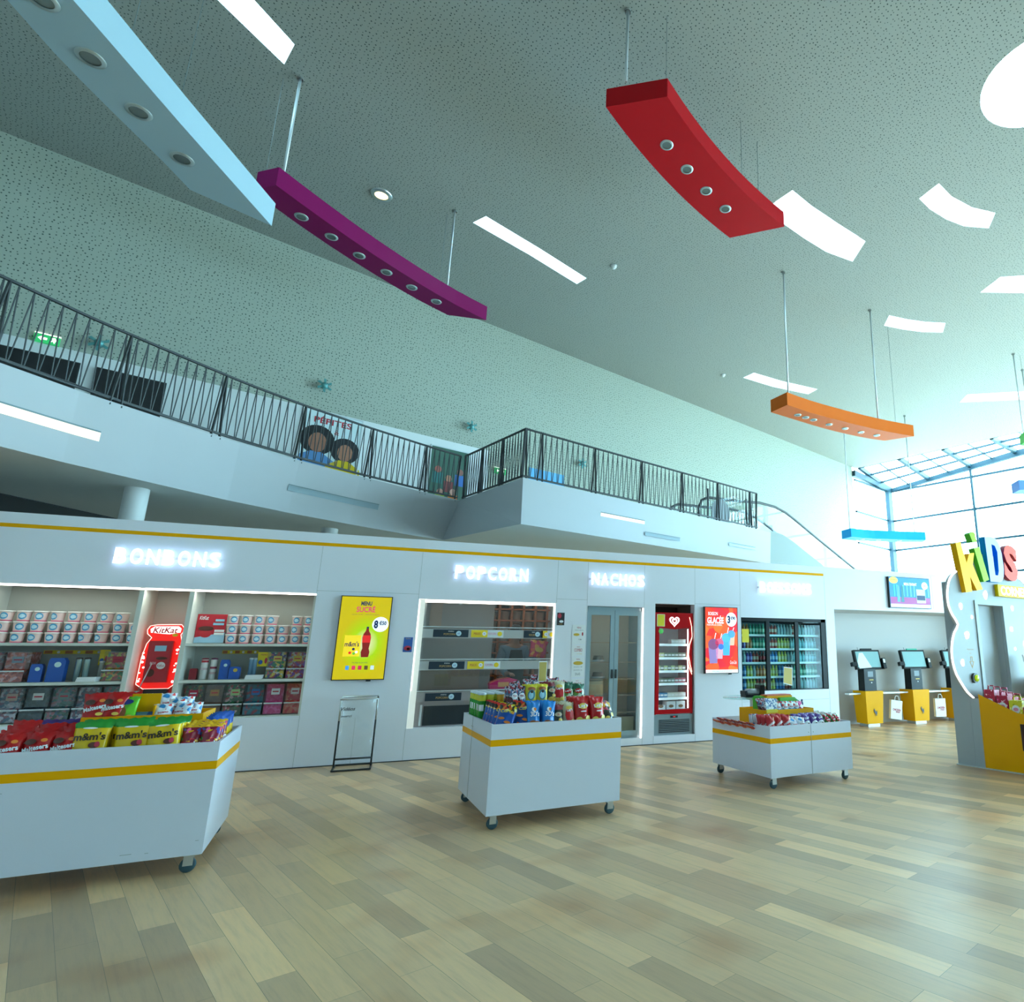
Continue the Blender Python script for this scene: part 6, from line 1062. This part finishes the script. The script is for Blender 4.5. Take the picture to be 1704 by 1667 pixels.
MB().lathe([(.0, .09), (.06, .08), (.095, .03), (.10, 0)], apr, 20, Matrix.Translation((0, -.07, 1.77)) @ Matrix.Rotation(R_(18), 4, 'X')).prism([(-.07, -.09), (.07, -.09), (.05, -.17), (-.05, -.17)], 1.765, 1.775, apr, axis='z').build('cap', pe)
for sx in (-.032, .032): MB().lathe([(0, .012), (.010, .008), (.012, 0), (.010, -.008), (0, -.012)], mat('eye_dark', (.02, .015, .012), .2), 10, Matrix.Translation((sx, -.165, 1.70))).build('eye', pe)
MB().add([(-.014, -.165, 1.665), (.014, -.165, 1.665), (0, -.19, 1.668), (0, -.168, 1.70)], [(0, 1, 2), (0, 2, 3), (2, 1, 3)], skn).build('nose', pe); MB().tube([(-.025, -.158, 1.635), (0, -.165, 1.632), (.025, -.158, 1.635)], .005, mat('lips', (.25, .08, .07), .5), 6).build('mouth', pe)
for sx in (-1, 1): MB().lathe([(0, .03), (.014, .02), (.016, 0), (.012, -.02), (0, -.03)], skn, 10, Matrix.Translation((sx*.078, -.06, 1.685))).build('ear', pe)
def hand(cx, cy, cz, sd, rx):
    V2 = [(0, 0, 0), (0, -.03, .0), (0, -.07, 0)]; E2 = [(0, 1), (1, 2)]; R2 = [(.026, .018), (.036, .016), (.036, .015)]
    for q, (dx, ln) in enumerate(((-.030, .062), (-.010, .074), (.011, .068), (.030, .052))):
        b = len(V2); V2 += [(dx, -.085, .0), (dx, -.085-ln*.5, -.008), (dx, -.085-ln*.75, -.03)]; E2 += [(2, b), (b, b+1), (b+1, b+2)]; R2 += [.010, .009, .007]
    b = len(V2); V2 += [(sd*.04, -.03, -.005), (sd*.055, -.06, -.02), (sd*.05, -.08, -.03)]; E2 += [(1, b), (b, b+1), (b+1, b+2)]; R2 += [.012, .010, .008]
    o = skin('hand', V2, E2, R2, skn, pe, 1); o.location = (cx, cy, cz); o.rotation_euler = (R_(rx), 0, 0)
hand(-.12, -.28, 1.09, 1, 10); hand(.31, -.32, 1.40, -1, 35)
B_snack = Bag('pink_orange_packet', .30, .28, .10, [(0, pattern('pink_stripe_print', ['#d83058', '#e06040', '#e8a050', '#c82868', '#e04878'], 16, .4))], [('D', 0, .12, .07, .04, goldp)], 31)
o = link(B_snack.body, 'pink_orange_packet', None, (2.26, 10.92, 1.40), rot=(R_(-5), R_(6), R_(5)), label='large pink and orange striped packet held up by the person behind the popcorn window', cat='packet'); link(B_snack.kids[0][1], 'printed_picture', o)
# ---------------------------------------------------------------- outside
room(MB().box(32.2, 90, -40, 60, -.3, -.2, mat('outside_paving', (.5, .5, .46), .9)), 'ground_outside', kind='structure')
def tree(x, y, h, r, lab):
    e = empty('tree', lab, 'tree', RW(x, y, -.2)); rr = random.Random(int(x*10))
    MB().tube([(0, 0, 0), (.05, .05, h*.3), (0, .1, h*.7)], [.18, .13, .06], mat('bark', (.15, .11, .08), .9), 8).build('trunk', e)
    mb = MB(); g = mat('leaves', (.16, .32, .08), .8)
    for i in range(900):
        t = rr.uniform(0, 6.3); ph = math.acos(rr.uniform(-1, 1)); q = r*rr.uniform(.6, 1); c = Vector((q*math.sin(ph)*math.cos(t), q*math.sin(ph)*math.sin(t), h*.66+q*.9*math.cos(ph))); s = rr.uniform(.12, .26)
        a = Vector((rr.uniform(-1, 1), rr.uniform(-1, 1), rr.uniform(-1, 1))).normalized(); b = a.orthogonal().normalized(); mb.add([c+a*s, c+b*s*.6, c-a*s, c-b*s*.6], [(0, 1, 2, 3)], g)
    mb.build('crown', e)
tree(40, 9.5, 6.5, 2.2, 'pale tree outside the glazed front, nearest the blue letter'); tree(43, 5.2, 7, 2.6, 'pale tree outside behind the red letter S'); tree(46, 13.5, 5, 1.9, 'smaller pale tree outside left of the yellow letter')
